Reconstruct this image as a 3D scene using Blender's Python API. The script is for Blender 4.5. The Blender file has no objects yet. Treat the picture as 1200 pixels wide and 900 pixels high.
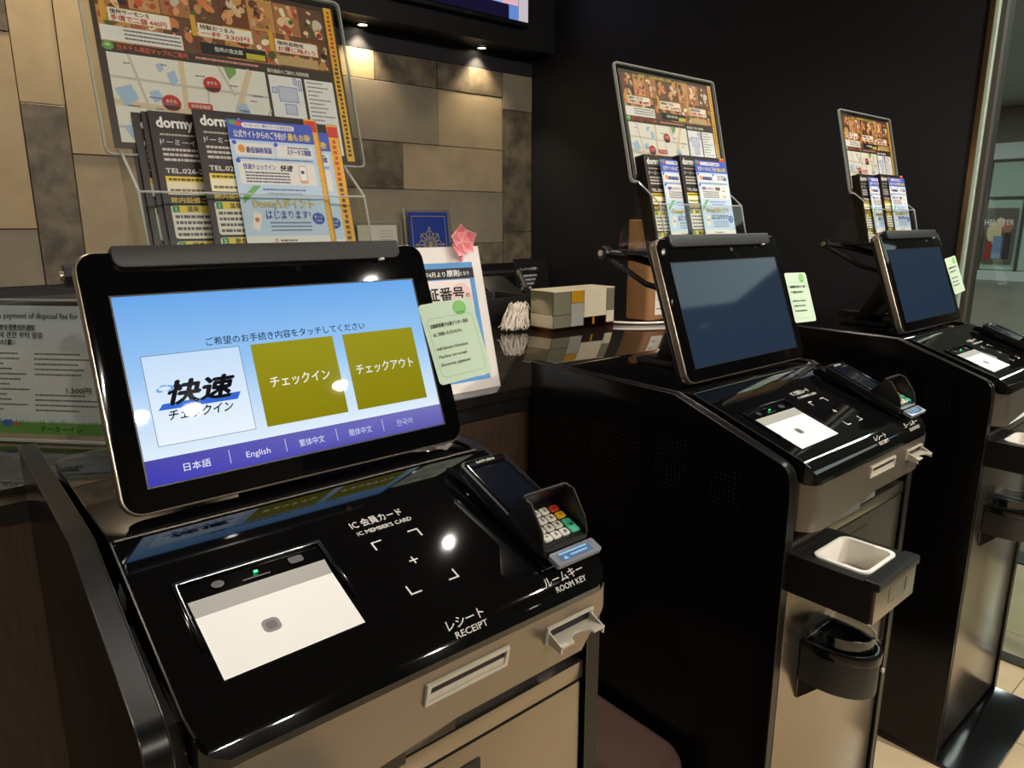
import bpy, bmesh, math, random
from mathutils import Matrix, Vector
random.seed(7)
C = bpy.context.scene.collection
SC = bpy.context.scene
R = math.radians

# ------------------------------------------------------------------ camera
PITCH, YAW, CAMH = R(12.9345), R(49.7105), 1.36
fh = Vector((math.cos(YAW), math.sin(YAW), 0)); rt = Vector((math.sin(YAW), -math.cos(YAW), 0)); uz = Vector((0, 0, 1))
fw = fh*math.cos(PITCH) - uz*math.sin(PITCH); up = fh*math.sin(PITCH) + uz*math.cos(PITCH)
cd = bpy.data.cameras.new('camera'); cd.sensor_width = 36; cd.lens = 832/1200*36; cd.clip_start = .02; cd.clip_end = 200
cam = bpy.data.objects.new('camera', cd); C.objects.link(cam)
cam.matrix_world = Matrix(((rt.x, up.x, -fw.x, 0), (rt.y, up.y, -fw.y, 0), (rt.z, up.z, -fw.z, CAMH), (0, 0, 0, 1)))
SC.camera = cam
# ------------------------------------------------------------------ world, exposure
w = bpy.data.worlds.new('world'); SC.world = w; w.use_nodes = True
w.node_tree.nodes['Background'].inputs[0].default_value = (1, .96, .92, 1)
w.node_tree.nodes['Background'].inputs[1].default_value = .05
SC.view_settings.view_transform = 'Standard'; SC.view_settings.look = 'None'
SC.view_settings.gamma = 1; SC.view_settings.use_curve_mapping = False
SC.view_settings.exposure = 0.25
# light levels (the lamps themselves are built further down with their fittings)
E_ROW, E_BACK, E_WALL, E_MALL = 36, 100, 30, 110
WARM = (1.0, .80, .56); SOFT = (1.0, .91, .81)
XW, YW, ZC = 2.45, 2.74, 2.80          # black wall, tiled wall, ceiling
ZT = 1.029                              # counter top
DX = (0.0, .8723, 1.7545)               # the three kiosks

# ------------------------------------------------------------------ materials
def lin(c):
    c = c/255
    return c/12.92 if c <= .04045 else ((c+.055)/1.055)**2.4
def col(r, g, b): return (lin(r), lin(g), lin(b), 1)
MATS = {}
def mat(name, base=(.5, .5, .5, 1), rough=.5, metal=0, spec=.5, coat=0, emit=None, es=0, noise=None, bump=None, attr=False, alpha=None, trans=0):
    m = bpy.data.materials.new(name); m.use_nodes = True; MATS[name] = m
    nt = m.node_tree; b = nt.nodes['Principled BSDF']
    b.inputs['Base Color'].default_value = base; b.inputs['Roughness'].default_value = rough; b.inputs['Metallic'].default_value = metal
    b.inputs['Specular IOR Level'].default_value = spec; b.inputs['Coat Weight'].default_value = coat; b.inputs['Coat Roughness'].default_value = .06
    if emit: b.inputs['Emission Color'].default_value = emit; b.inputs['Emission Strength'].default_value = es
    L = nt.links.new
    if attr:
        a = nt.nodes.new('ShaderNodeAttribute'); a.attribute_name = 'Col'
        L(a.outputs['Color'], b.inputs['Base Color'])
        if es:
            L(a.outputs['Color'], b.inputs['Emission Color']); b.inputs['Emission Strength'].default_value = es
    if noise:                       # (scale, detail, colour b, low, high, stretch)
        tc = nt.nodes.new('ShaderNodeTexCoord'); mp = nt.nodes.new('ShaderNodeMapping'); mp.inputs['Scale'].default_value = noise[5] if len(noise) > 5 else (1, 1, 1)
        n = nt.nodes.new('ShaderNodeTexNoise'); n.inputs['Scale'].default_value = noise[0]; n.inputs['Detail'].default_value = noise[1]; n.inputs['Roughness'].default_value = .62
        rp = nt.nodes.new('ShaderNodeValToRGB'); rp.color_ramp.elements[0].position = noise[3]; rp.color_ramp.elements[1].position = noise[4]
        rp.color_ramp.elements[0].color = base; rp.color_ramp.elements[1].color = noise[2]
        L(tc.outputs['Object'], mp.inputs[0]); L(mp.outputs[0], n.inputs['Vector']); L(n.outputs[0], rp.inputs[0]); L(rp.outputs[0], b.inputs['Base Color'])
    if bump:                        # (scale, strength, distance)
        tc = nt.nodes.new('ShaderNodeTexCoord'); n = nt.nodes.new('ShaderNodeTexNoise'); n.inputs['Scale'].default_value = bump[0]; n.inputs['Detail'].default_value = 4
        bp = nt.nodes.new('ShaderNodeBump'); bp.inputs['Strength'].default_value = bump[1]; bp.inputs['Distance'].default_value = bump[2]
        L(tc.outputs['Object'], n.inputs['Vector']); L(n.outputs[0], bp.inputs['Height']); L(bp.outputs[0], b.inputs['Normal'])
    return m
def clear(name, tint=(1, 1, 1, 1), rough=.02, edge=.0, ior=1.45):
    m = bpy.data.materials.new(name); m.use_nodes = True; MATS[name] = m
    nt = m.node_tree; nt.nodes.remove(nt.nodes['Principled BSDF']); L = nt.links.new
    t = nt.nodes.new('ShaderNodeBsdfTransparent'); t.inputs[0].default_value = tint
    g = nt.nodes.new('ShaderNodeBsdfGlossy'); g.inputs['Roughness'].default_value = rough
    f = nt.nodes.new('ShaderNodeFresnel'); f.inputs[0].default_value = ior
    mx = nt.nodes.new('ShaderNodeMixShader'); a = nt.nodes.new('ShaderNodeMath'); a.operation = 'ADD'; a.inputs[1].default_value = edge; a.use_clamp = True
    ge = nt.nodes.new('ShaderNodeNewGeometry'); iv = nt.nodes.new('ShaderNodeMath'); iv.operation = 'SUBTRACT'; iv.inputs[0].default_value = 1; ml = nt.nodes.new('ShaderNodeMath'); ml.operation = 'MULTIPLY'
    L(ge.outputs['Backfacing'], iv.inputs[1]); L(f.outputs[0], a.inputs[0]); L(a.outputs[0], ml.inputs[0]); L(iv.outputs[0], ml.inputs[1]); L(ml.outputs[0], mx.inputs[0]); L(t.outputs[0], mx.inputs[1]); L(g.outputs[0], mx.inputs[2]); L(mx.outputs[0], nt.nodes['Material Output'].inputs[0])
    return m
mat('gloss_black', col(10, 10, 11), .10, spec=.45)
mat('panel_black', col(8, 8, 9), .03, spec=.5); MATS['panel_black'].node_tree.nodes['Principled BSDF'].inputs['IOR'].default_value = 1.75
mat('side_black', col(9, 8, 8), .2, spec=.22)
mat('vent_glint', col(40, 36, 32), .25)  # vent holes paler than the panel: metal edge glint put into the colour
mat('satin_black', col(22, 21, 21), .38)
mat('edge_metal', col(92, 88, 84), .24, metal=.85)
mat('trim_dark', col(14, 14, 14), .3, spec=.35)
mat('brushed_steel', col(152, 142, 131), .24, metal=.95, noise=(30, 3, col(160, 150, 139), .3, .7, (1, 1, 60)))
mat('fascia_metal', col(150, 140, 129), .3, metal=.85)
mat('light_plastic', col(186, 178, 162), .35)
mat('champagne', col(196, 182, 160), .25, metal=.8)
mat('bar_grey', col(40, 38, 36), .5)
mat('bezel_black', col(7, 7, 8), .05, spec=.5)
mat('dark_glass', col(16, 20, 30), .07)
mat('white_plastic', col(228, 224, 214), .3)
mat('print_paper', attr=True, rough=.55, spec=.3)
mat('print_gloss', attr=True, rough=.42, spec=.35)
mat('screen_lit', attr=True, rough=.02, spec=.25, es=.86); MATS['screen_lit'].node_tree.nodes['Principled BSDF'].inputs['Base Color'].default_value = (0, 0, 0, 1)
for ln in list(MATS['screen_lit'].node_tree.links):
    if ln.to_socket.name == 'Base Color': MATS['screen_lit'].node_tree.links.remove(ln)
mat('screen_dim', col(12, 16, 26), .05, emit=col(46, 66, 88), es=.42)
clear('acrylic', (.97, .98, .97, 1), .03, .03)
clear('acrylic_edge', (.9, .94, .92, 1), .05, .05)
_m = MATS['acrylic_edge'].node_tree; _o = _m.nodes['Material Output']; _p = _o.inputs[0].links[0].from_socket
_d = _m.nodes.new('ShaderNodeBsdfDiffuse'); _d.inputs[0].default_value = col(226, 228, 224); _x = _m.nodes.new('ShaderNodeMixShader'); _x.inputs[0].default_value = .38
_m.links.new(_p, _x.inputs[1]); _m.links.new(_d.outputs[0], _x.inputs[2]); _m.links.new(_x.outputs[0], _o.inputs[0])
clear('liner', (.8, .83, .84, 1), .04, .10)
clear('pane_glass', (.80, .84, .80, 1), .0, .03)
mat('tile_light', col(176, 160, 128), .5, noise=(7, 8, col(158, 142, 112), .35, .7), bump=(60, .12, .002))
mat('tile_warm', col(184, 164, 126), .5, noise=(6, 8, col(168, 148, 112), .35, .7), bump=(60, .12, .002))
mat('tile_grey', col(150, 140, 120), .5, noise=(7, 8, col(132, 122, 104), .35, .7), bump=(60, .12, .002))
mat('tile_dark', col(74, 67, 54), .5, noise=(11, 10, col(128, 116, 94), .38, .66), bump=(40, .3, .003))
mat('grout', col(52, 46, 38), .8)
mat('black_wall', col(22, 22, 27), .55, noise=(90, 2, col(26, 26, 31), .3, .7), bump=(500, .25, .0008))
mat('black_base', col(14, 14, 15), .4)
mat('ceiling_dark', col(70, 66, 60), .8)
mat('plain_wall', col(176, 162, 138), .8)
mat('floor_tile', col(214, 194, 158), .16, noise=(3, 6, col(190, 172, 140), .3, .7))
mat('floor_joint', col(120, 106, 84), .7)
mat('mall_floor', col(112, 104, 92), .35, noise=(1.2, 4, col(98, 90, 80), .3, .7))
mat('counter_top', col(34, 30, 26), .03); MATS['counter_top'].node_tree.nodes['Principled BSDF'].inputs['IOR'].default_value = 2.5
mat('wood_brown', col(76, 58, 44), .45, noise=(16, 6, col(56, 42, 31), .3, .7, (14, 14, 1)))
mat('leather', col(88, 68, 60), .42, bump=(160, .3, .002))
mat('kraft', col(160, 116, 72), .55, noise=(5, 4, col(146, 104, 64), .3, .7))
mat('cable_white', col(230, 224, 210), .4)
mat('tassel', col(236, 226, 214), .6)
mat('mirror_silver', col(222, 220, 206), .15, metal=.6, bump=(90, .25, .002))
mat('mirror_grey', col(168, 164, 136), .15, metal=.6, bump=(30, .1, .002))
mat('mirror_cream', col(226, 216, 186), .35, metal=.3)
mat('mirror_gold', col(230, 172, 40), .15, metal=.5, bump=(60, .3, .002))
mat('mirror_copper', col(132, 74, 40), .15, metal=1, bump=(60, .3, .003))
mat('brass', col(150, 126, 90), .3, metal=.9)
mat('glass_edge', col(170, 188, 170), .15)
mat('origami', col(232, 132, 140), .6)
mat('origami_edge', col(248, 206, 204), .6)
mat('green_led', col(40, 220, 110), .4, emit=col(40, 230, 120), es=2)
mat('lamp_glow', (1, 1, 1, 1), .5, emit=(1, .84, .62, 1), es=14)
mat('cool_glow', (1, 1, 1, 1), .5, emit=(.86, .97, 1, 1), es=1.5)
mat('key_white', col(206, 202, 190), .4)
mat('key_red', col(196, 62, 34), .4); mat('key_yellow', col(232, 176, 34), .4); mat('key_green', col(70, 176, 134), .4)
mat('tip_plastic', col(120, 124, 132), .25)
mat('white_ink', col(226, 222, 214), .5)
mat('shop_white', col(196, 204, 198), .6)
mat('mall_stone', col(132, 122, 106), .6)
mat('shop_dark', col(66, 62, 56), .6)

# ------------------------------------------------------------------ mesh helpers (all in world coordinates)
ROOTM = {}
def merge(bm, tmp, M=None):
    if M is not None: bmesh.ops.transform(tmp, matrix=M, verts=tmp.verts)
    me = bpy.data.meshes.new('tmp'); tmp.to_mesh(me); bm.from_mesh(me); bpy.data.meshes.remove(me); tmp.free()
def bev(tmp, b, seg=2, ang=30):
    es = [e for e in tmp.edges if len(e.link_faces) == 2 and e.calc_face_angle(0) > R(ang)]
    if es: bmesh.ops.bevel(tmp, geom=es, offset=b, segments=seg, profile=.6, affect='EDGES', clamp_overlap=True)
def box(bm, x0, x1, y0, y1, z0, z1, b=0, seg=2, M=None):
    t = bmesh.new(); bmesh.ops.create_cube(t, size=1)
    for v in t.verts: v.co = Vector(((x0+x1)/2+v.co.x*(x1-x0), (y0+y1)/2+v.co.y*(y1-y0), (z0+z1)/2+v.co.z*(z1-z0)))
    if b: bev(t, b, seg)
    merge(bm, t, M)
def prism(bm, pts, axis, a, b, bv=0, seg=2, M=None):
    t = bmesh.new()
    def P(p, h): return {'x': (h, p[0], p[1]), 'y': (p[0], h, p[1]), 'z': (p[0], p[1], h)}[axis]
    lo = [t.verts.new(P(p, a)) for p in pts]; hi = [t.verts.new(P(p, b)) for p in pts]; n = len(pts)
    t.faces.new(lo[::-1]); t.faces.new(hi)
    for i in range(n): t.faces.new((lo[i], lo[(i+1) % n], hi[(i+1) % n], hi[i]))
    bmesh.ops.recalc_face_normals(t, faces=t.faces)
    if bv: bev(t, bv, seg, 50)
    merge(bm, t, M)
def ring(bm, outer, inner, axis, a, b, bv=0, M=None):       # prism with a hole, same point count
    t = bmesh.new()
    def P(p, h): return {'x': (h, p[0], p[1]), 'y': (p[0], h, p[1]), 'z': (p[0], p[1], h)}[axis]
    n = len(outer); A = [[t.verts.new(P(p, h)) for p in q] for q, h in ((outer, a), (outer, b), (inner, b), (inner, a))]
    for k in range(4):
        for i in range(n): t.faces.new((A[k][i], A[k][(i+1) % n], A[(k+1) % 4][(i+1) % n], A[(k+1) % 4][i]))
    bmesh.ops.recalc_face_normals(t, faces=t.faces)
    if bv: bev(t, bv, 2, 50)
    merge(bm, t, M)
def rrect(x0, x1, y0, y1, r, n=6):
    rs = r if isinstance(r, (tuple, list)) else (r,)*4          # corner order: (x0,y0) (x1,y0) (x1,y1) (x0,y1)
    out = []
    for (cx, cy, a0), q in zip(((x0, y0, 180), (x1, y0, 270), (x1, y1, 0), (x0, y1, 90)), rs):
        if q <= 0: out += [(cx, cy)]*1; continue
        mx = cx+q if cx == x0 else cx-q; my = cy+q if cy == y0 else cy-q
        for i in range(n+1):
            a = R(a0+90*i/n); out.append((mx+q*math.cos(a), my+q*math.sin(a)))
    return out
def tube(bm, path, r, n=10, M=None):
    t = bmesh.new(); path = [Vector(p) for p in path]; rings = []
    prev = Vector((0, 0, 1))
    for i, p in enumerate(path):
        d = (path[min(i+1, len(path)-1)]-path[max(i-1, 0)]).normalized()
        s = d.cross(prev)
        if s.length < 1e-4: s = d.cross(Vector((1, 0, 0)))
        s.normalize(); u = s.cross(d).normalized(); rr = r[i] if isinstance(r, (list, tuple)) else r
        rings.append([t.verts.new(p+(s*math.cos(2*math.pi*k/n)+u*math.sin(2*math.pi*k/n))*rr) for k in range(n)])
    for a, b in zip(rings, rings[1:]):
        for k in range(n): t.faces.new((a[k], a[(k+1) % n], b[(k+1) % n], b[k]))
    t.faces.new(rings[0][::-1]); t.faces.new(rings[-1])
    bmesh.ops.recalc_face_normals(t, faces=t.faces); merge(bm, t, M)
def disc(bm, c, r, h, axis='z', n=24, bv=0, M=None, ry=None):
    pts = [(c[0]*0+r*math.cos(2*math.pi*k/n), (ry or r)*math.sin(2*math.pi*k/n)) for k in range(n)]
    i = {'x': (1, 2, 0), 'y': (0, 2, 1), 'z': (0, 1, 2)}[axis]
    prism(bm, [(c[i[0]]+p[0], c[i[1]]+p[1]) for p in pts], axis, c[i[2]], c[i[2]]+h, bv, M=M)
def smooth(p, n=4):          # catmull-rom
    p = [Vector(q) for q in p]; out = []
    for i in range(len(p)-1):
        a, b, c, d = p[max(i-1, 0)], p[i], p[i+1], p[min(i+2, len(p)-1)]
        for k in range(n):
            t = k/n; out.append(.5*((2*b)+(c-a)*t+(2*a-5*b+4*c-d)*t*t+(3*b-a-3*c+d)*t**3))
    return out+[p[-1]]
def FR(o, lean=0, yaw=0): return Matrix.Translation(o) @ Matrix.Rotation(yaw, 4, 'Z') @ Matrix.Rotation(-lean, 4, 'X')

def finish(name, me, m, parent):
    if parent is not None and parent in ROOTM: me.transform(ROOTM[parent].inverted())
    if m: me.materials.append(MATS[m])
    o = bpy.data.objects.new(name, me); C.objects.link(o)
    if parent is not None:
        o.parent = parent; ROOTM[o] = ROOTM.get(parent, Matrix())
    else: ROOTM[o] = Matrix()
    return o
def obj(name, bm, m, parent=None, label=None, cat=None, group=None, kind=None, ang=35):
    me = bpy.data.meshes.new(name); bm.to_mesh(me); bm.free()
    for p in me.polygons: p.use_smooth = True
    me.set_sharp_from_angle(angle=R(ang))
    return tag(finish(name, me, m, parent), label, cat, group, kind)
def tag(o, label=None, cat=None, group=None, kind=None):
    if label: o['label'] = label
    if cat: o['category'] = cat
    if group: o['group'] = group
    if kind: o['kind'] = kind
    return o
def root(name, M, label, cat, group=None):
    o = bpy.data.objects.new(name, None); C.objects.link(o)
    if not isinstance(M, Matrix): M = Matrix.Translation(M)
    o.matrix_world = M; o.empty_display_size = .05; ROOTM[o] = M.copy()
    return tag(o, label, cat, group)
def P(name, m, parent, fn, *a, label=None, kind=None, ang=35, **k):
    bm = bmesh.new(); fn(bm, *a, **k); return obj(name, bm, m, parent, label, kind=kind, ang=ang)
def kids(o): return [c for c in bpy.data.objects if c.parent == o]
KIDS = None
def copy_tree(o, dx, label=None, group=None):
    r = o.copy(); C.objects.link(r); r.location = o.location + Vector((dx, 0, 0)); ROOTM[r] = Matrix.Translation((dx, 0, 0)) @ ROOTM[o]
    if label: r['label'] = label
    if group: r['group'] = group
    for ch in kids(o):
        c = ch.copy(); C.objects.link(c); c.parent = r; ROOTM[c] = ROOTM[r]
        for g in kids(ch):
            d = g.copy(); C.objects.link(d); d.parent = c; ROOTM[d] = ROOTM[r]
    return r

# ------------------------------------------------------------------ print: flat coloured shapes and lettering
TXT = {}
def text_geo(s, bold=0, shear=0):
    k = (s, bold, shear)
    if k in TXT: return TXT[k]
    c = bpy.data.curves.new('txt', 'FONT'); c.body = s; c.size = 1; c.resolution_u = 2; c.offset = bold; c.shear = shear; c.fill_mode = 'FRONT'
    o = bpy.data.objects.new('txt', c); C.objects.link(o); bpy.context.view_layer.update()
    me = o.to_mesh()
    vs = [(v.co.x, v.co.y) for v in me.vertices]; fs = [tuple(p.vertices) for p in me.polygons]
    o.to_mesh_clear(); bpy.data.objects.remove(o); bpy.data.curves.remove(c)
    xs = [v[0] for v in vs] or [0]; TXT[k] = (vs, fs, min(xs), max(xs)); return TXT[k]
class Sheet:
    def __init__(s, step=.00012): s.v = []; s.f = []; s.c = []; s.lay = []; s.step = step
    def poly(s, pts, c, faces=None, cols=None, lay=None):
        xs = [p[0] for p in pts]; ys = [p[1] for p in pts]; bb = (min(xs), min(ys), max(xs), max(ys))
        if lay is None:
            lay = 1+max([l for l, q in s.lay if q[0] < bb[2] and q[2] > bb[0] and q[1] < bb[3] and q[3] > bb[1]] or [0])
        s.lay.append((lay, bb)); n = len(s.v)
        s.v += [(p[0], -lay*s.step, p[1]) for p in pts]; s.c += cols or [c]*len(pts)
        s.f += [tuple(i+n for i in f) for f in (faces or [tuple(range(len(pts)))])]
        return s
    def rect(s, x0, y0, x1, y1, c, c2=None):
        return s.poly([(x0, y0), (x1, y0), (x1, y1), (x0, y1)], c, cols=[c, c, c2, c2] if c2 else None)
    def rr(s, x0, y0, x1, y1, r, c): return s.poly(rrect(x0, x1, y0, y1, r, 4), c)
    def oval(s, x, y, rx, ry, c, n=18): return s.poly([(x+rx*math.cos(6.2832*k/n), y+ry*math.sin(6.2832*k/n)) for k in range(n)], c)
    def frame(s, x0, y0, x1, y1, t, c):
        for a in ((x0, y0, x1, y0+t), (x0, y1-t, x1, y1), (x0, y0+t, x0+t, y1-t), (x1-t, y0+t, x1, y1-t)): s.rect(*a, c)
        return s
    def line(s, a, b, t, c):
        d = Vector((b[0]-a[0], b[1]-a[1])); d.normalize(); n = Vector((-d.y, d.x))*t/2
        return s.poly([(a[0]-n.x, a[1]-n.y), (b[0]-n.x, b[1]-n.y), (b[0]+n.x, b[1]+n.y), (a[0]+n.x, a[1]+n.y)], c)
    def text(s, x, y, size, txt, c, bold=0, width=None, align='l', shear=0, rot=0):
        ex = bold
        if ex > 0:                                     # heavy lettering: overlaid copies
            for qx, qy in ((-ex, 0), (ex, 0), (0, ex), (0, -ex)): s.text(x+qx*size*.7, y+qy*size*.7, size, txt, c, 0, width, align, shear, rot)
            bold = 0
        vs, fs, a, b = text_geo(txt, bold, shear)
        if not vs: return s
        kx = width/(b-a) if width else size
        ox = x - (a*kx if align == 'l' else (a+b)/2*kx if align == 'c' else b*kx)
        pts = [(ox+v[0]*kx, y+v[1]*size) for v in vs]
        if rot: 
            ca, sa = math.cos(rot), math.sin(rot); pts = [(x+(p[0]-x)*ca-(p[1]-y)*sa, y+(p[0]-x)*sa+(p[1]-y)*ca) for p in pts]
        return s.poly(pts, c, faces=fs)
    def greek(s, x0, y, x1, h, c, rnd):             # one line of lettering too fine to read
        x = x0
        while x < x1-h*.4:
            wd = min(h*rnd.uniform(.6, 2.4), x1-x); s.rect(x, y, x+wd, y+h, c); x += wd+h*.28
        return s
    def back(s, w, h, t, c, r=0):                     # the sheet itself
        pts = rrect(0, w, 0, h, r, 5) if r else [(0, 0), (w, 0), (w, h), (0, h)]
        n = len(s.v); m = len(pts)
        s.v += [(p[0], 0, p[1]) for p in pts] + [(p[0], t, p[1]) for p in pts]; s.c += [c]*(2*m)
        s.f.append(tuple(range(n, n+m))); s.f.append(tuple(range(n+2*m-1, n+m-1, -1)))
        for i in range(m): s.f.append((n+(i+1) % m, n+i, n+m+i, n+m+(i+1) % m))
        return s
    def mesh(s, name, M=None):
        me = bpy.data.meshes.new(name); me.from_pydata(s.v, [], s.f)
        a = me.color_attributes.new('Col', 'FLOAT_COLOR', 'POINT'); a.data.foreach_set('color', [x for c in s.c for x in c])
        if M is not None: me.transform(M)
        return me
def sheet(name, s, M, m, parent=None, label=None, cat=None, group=None):
    if parent is None:                                # a free sheet: origin at its own corner
        o = finish(name, s.mesh(name), m, None); o.matrix_world = M; ROOTM[o] = M.copy()
        return tag(o, label, cat, group)
    return tag(finish(name, s.mesh(name, M), m, parent), label, cat, group)
WHITE = col(238, 236, 230); INK = col(34, 32, 36); CREAM = col(236, 228, 206)

# ================================================================== STRUCTURE
def struct(name, m, fn, *a, **k):
    bm = bmesh.new(); fn(bm, *a, **k); return obj(name, bm, m, None, kind='structure')
XL, YF = -3.2, -4.2
floor = struct('floor', 'floor_joint', box, XL, 3.299, YF, YW+.1, -.12, -.004)
fx = [.29+.6*i for i in range(5)]; fy = [-1.35+.6*i for i in range(5)]
bm = bmesh.new(); box(bm, 0, .597, 0, .597, -.006, 0, .001, 1); fme = bpy.data.meshes.new('floor_tile'); bm.to_mesh(fme); bm.free(); fme.materials.append(MATS['floor_tile'])
for i in range(-6, 5):
    for j in range(-5, 7):
        x, y = .29+.6*i, -1.35+.6*j
        if x < XL or y < YF or x+.6 > 3.3 or y+.6 > YW: continue
        o = bpy.data.objects.new('floor_tile', fme); C.objects.link(o); o.location = (x, y, 0); o.parent = floor
struct('ceiling', 'ceiling_dark', box, XL, XW+.1, YF, YW+.1, ZC, ZC+.1)
struct('wall_left', 'plain_wall', box, XL-.1, XL, YF, YW, 0, ZC)
struct('wall_front', 'plain_wall', box, XL-.1, XW+.1, YF-.1, YF, 0, ZC)
struct('wall_right', 'black_wall', box, XW, XW+.12, .80, YW+.1, 0, ZC)
wb = struct('wall_back', 'grout', box, XL-.1, XW, YW+.004, YW+.12, 0, ZC)
# tiles on the back wall
TB, TT = 1.156, 2.036                              # bottom and top of the tiled band
tiles = []
def tl(x0, x1, z0, z1, m): tiles.append((x0, x1, z0, z1, m))
k = YW/2.8
def zz(z): return CAMH+(z+.0-1.36)*k
X = lambda x: x*k
cR, jc = XW, X(2.313)
tl(jc, cR, zz(1.885), TT, 'tile_grey'); tl(jc, cR, zz(1.305), zz(1.885), 'tile_dark'); tl(jc, cR, TB, zz(1.305), 'tile_dark')
tl(X(1.62), X(1.935), zz(1.936), TT, 'tile_dark'); tl(X(1.935), jc, zz(1.936), TT, 'tile_dark'); tl(X(1.30), X(1.62), zz(1.936), TT, 'tile_warm')
tl(X(1.935), jc, zz(1.694), zz(1.936), 'tile_light'); tl(X(1.36), X(1.935), zz(1.694), zz(1.936), 'tile_grey')
tl(X(1.743), jc, zz(1.497), zz(1.694), 'tile_light'); tl(X(1.30), X(1.743), zz(1.497), zz(1.694), 'tile_dark')
tl(X(1.30), jc, zz(1.255), zz(1.497), 'tile_grey'); tl(X(1.70), jc, TB, zz(1.255), 'tile_dark'); tl(X(1.10), X(1.70), TB, zz(1.255), 'tile_light')
# left of it: upright tiles
tl(X(.478), X(.676), zz(1.575), TT+.12, 'tile_warm'); tl(X(.478), X(.676), TB, zz(1.575), 'tile_light')
tl(X(.352), X(.478), zz(1.723), TT+.12, 'tile_warm'); tl(X(.352), X(.478), TB, zz(1.723), 'tile_dark')
tl(X(.10), X(.352), zz(1.925), TT+.12, 'tile_dark'); tl(X(.10), X(.352), zz(1.335), zz(1.925), 'tile_warm'); tl(X(.10), X(.352), TB, zz(1.335), 'tile_grey')
tl(X(.676), X(.96), zz(1.66), TT+.12, 'tile_light'); tl(X(.676), X(.96), TB, zz(1.66), 'tile_warm')
tl(X(.96), X(1.10), TB, zz(1.255), 'tile_dark'); tl(X(.96), X(1.30), zz(1.255), zz(1.62), 'tile_light'); tl(X(.96), X(1.30), zz(1.62), TT, 'tile_warm'); tl(X(1.30), X(1.36), zz(1.694), zz(1.936), 'tile_dark')
for q in range(6):
    x1 = X(.10)-q*.5; x0 = max(x1-.5, XL)
    for z0, z1, m in ((TB, 1.5, 'tile_light'), (1.5, 1.78, ('tile_dark', 'tile_warm')[q % 2]), (1.78, TT+.12, ('tile_warm', 'tile_grey')[q % 2])): tl(x0, x1, z0, z1, m)
for x0, x1, z0, z1, m in tiles:
    bm = bmesh.new(); g = .0015; d = random.uniform(.004, .008)
    box(bm, x0+g, x1-g, YW+.004-d, YW+.01, z0+g, z1-g, .001, 1)
    obj('tile', bm, m, wb)
obj('upper_band', (lambda b: (box(b, X(.96), XW, YW-.002, YW+.004, TT+.001, 2.30), b)[1])(bmesh.new()), 'black_wall', wb)
obj('lower_band', (lambda b: (box(b, XL, XW, YW-.002, YW+.004, 0, TB-.001), b)[1])(bmesh.new()), 'black_base', wb)
# soffit with its recessed lamps over the tiles
SZ = 2.118
sof = struct('trim_1', 'black_base', box, X(1.15), XW-.001, 2.60, YW-.004, SZ, ZC-.002)
obj('front_board', (lambda b: (box(b, X(1.15), XW-.001, 2.585, 2.60, SZ-.004, ZC-.002), b)[1])(bmesh.new()), 'satin_black', sof)
# glass wall at right: brass strip, glass edge, dark post, pane
trim = struct('trim_2', 'brass', box, XW-.004, XW+.10, .786, .799, 0, ZC)
P('glass_edge', 'glass_edge', trim, box, XW+.0, XW+.05, .778, .7855, 0, ZC)
P('dark_post', 'shop_dark', trim, box, XW+.02, XW+.09, .764, .7775, 0, ZC)
gw = root('window_1', (XW+.05, -1.7, 0), None, None); gw['kind'] = 'structure'
P('pane', 'pane_glass', gw, box, XW+.045, XW+.057, YF, .763, 0.02, ZC)
P('floor_rail', 'edge_metal', gw, box, XW+.03, XW+.075, YF, .763, 0, .010)
P('post', 'brass', gw, box, XW+.03, XW+.075, .30, .33, .011, ZC)
# mall corridor beyond the glass
struct('mall_floor', 'mall_floor', box, 3.30, 24, -9, 12, -.12, -.003)
struct('trim_3', 'black_base', box, 3.29, 3.42, -9, 12, -.002, .004)
struct('mall_ceiling', 'shop_white', box, XW+.1, 24, -9, 12, 4.0, 4.1)
struct('mall_wall_far', 'mall_stone', box, 20.4, 20.6, -9, 12, 0, 4.0)
struct('mall_wall_side', 'shop_dark', box, XW+.12, 20.4, 11.8, 12, 0, 4.0)
struct('mall_wall_near', 'shop_dark', box, XW+.12, 20.4, -9, -8.8, 0, 4.0)

# ================================================================== LAMPS
def spot(loc, aim, e, size, blend, rad, c=WARM):
    l = bpy.data.lights.new('spot', 'SPOT'); l.energy = e; l.spot_size = R(size); l.spot_blend = blend; l.shadow_soft_size = rad; l.color = c
    o = bpy.data.objects.new('spot', l); C.objects.link(o); o.location = loc
    o.rotation_euler = (Vector(aim)-Vector(loc)).to_track_quat('-Z', 'Y').to_euler(); return o
def downlight(x, y, z, r, e, label, group, size=95, aim=None, c_=None):
    t = root('ceiling_downlight', (x, y, z), label, 'downlight', group)
    c = rrect(x-r, x+r, y-r, y+r, r*.999, 6); ci = rrect(x-r*.78, x+r*.78, y-r*.78, y+r*.78, r*.779, 6)
    P('trim_ring', 'satin_black', t, ring, c, ci, 'z', z-.006, z-.0005)
    P('lens', 'lamp_glow', t, prism, ci, 'z', z-.003, z-.001)
    spot((x, y, z-.008), aim or (x, y, 0), e, size, .7, r*.7, c_ or SOFT)
for i, x in enumerate((-.07, .74, 1.55)):
    downlight(x-.02, 1.28, ZC, .020, E_ROW, ('round downlight in the dark ceiling left of the counter displays', 'round downlight in the ceiling above the nearest kiosk', 'round downlight in the ceiling above the middle kiosk')[i], 'ceiling downlights above the counter')
for i, x in enumerate((-1.2, -.2, .88, 1.16, 2.1)):
    downlight(x, -2.5, ZC, .06, E_BACK, 'round downlight in the ceiling behind the viewer', 'ceiling downlights over the lobby floor', 105, (x, .6, .9))
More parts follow.
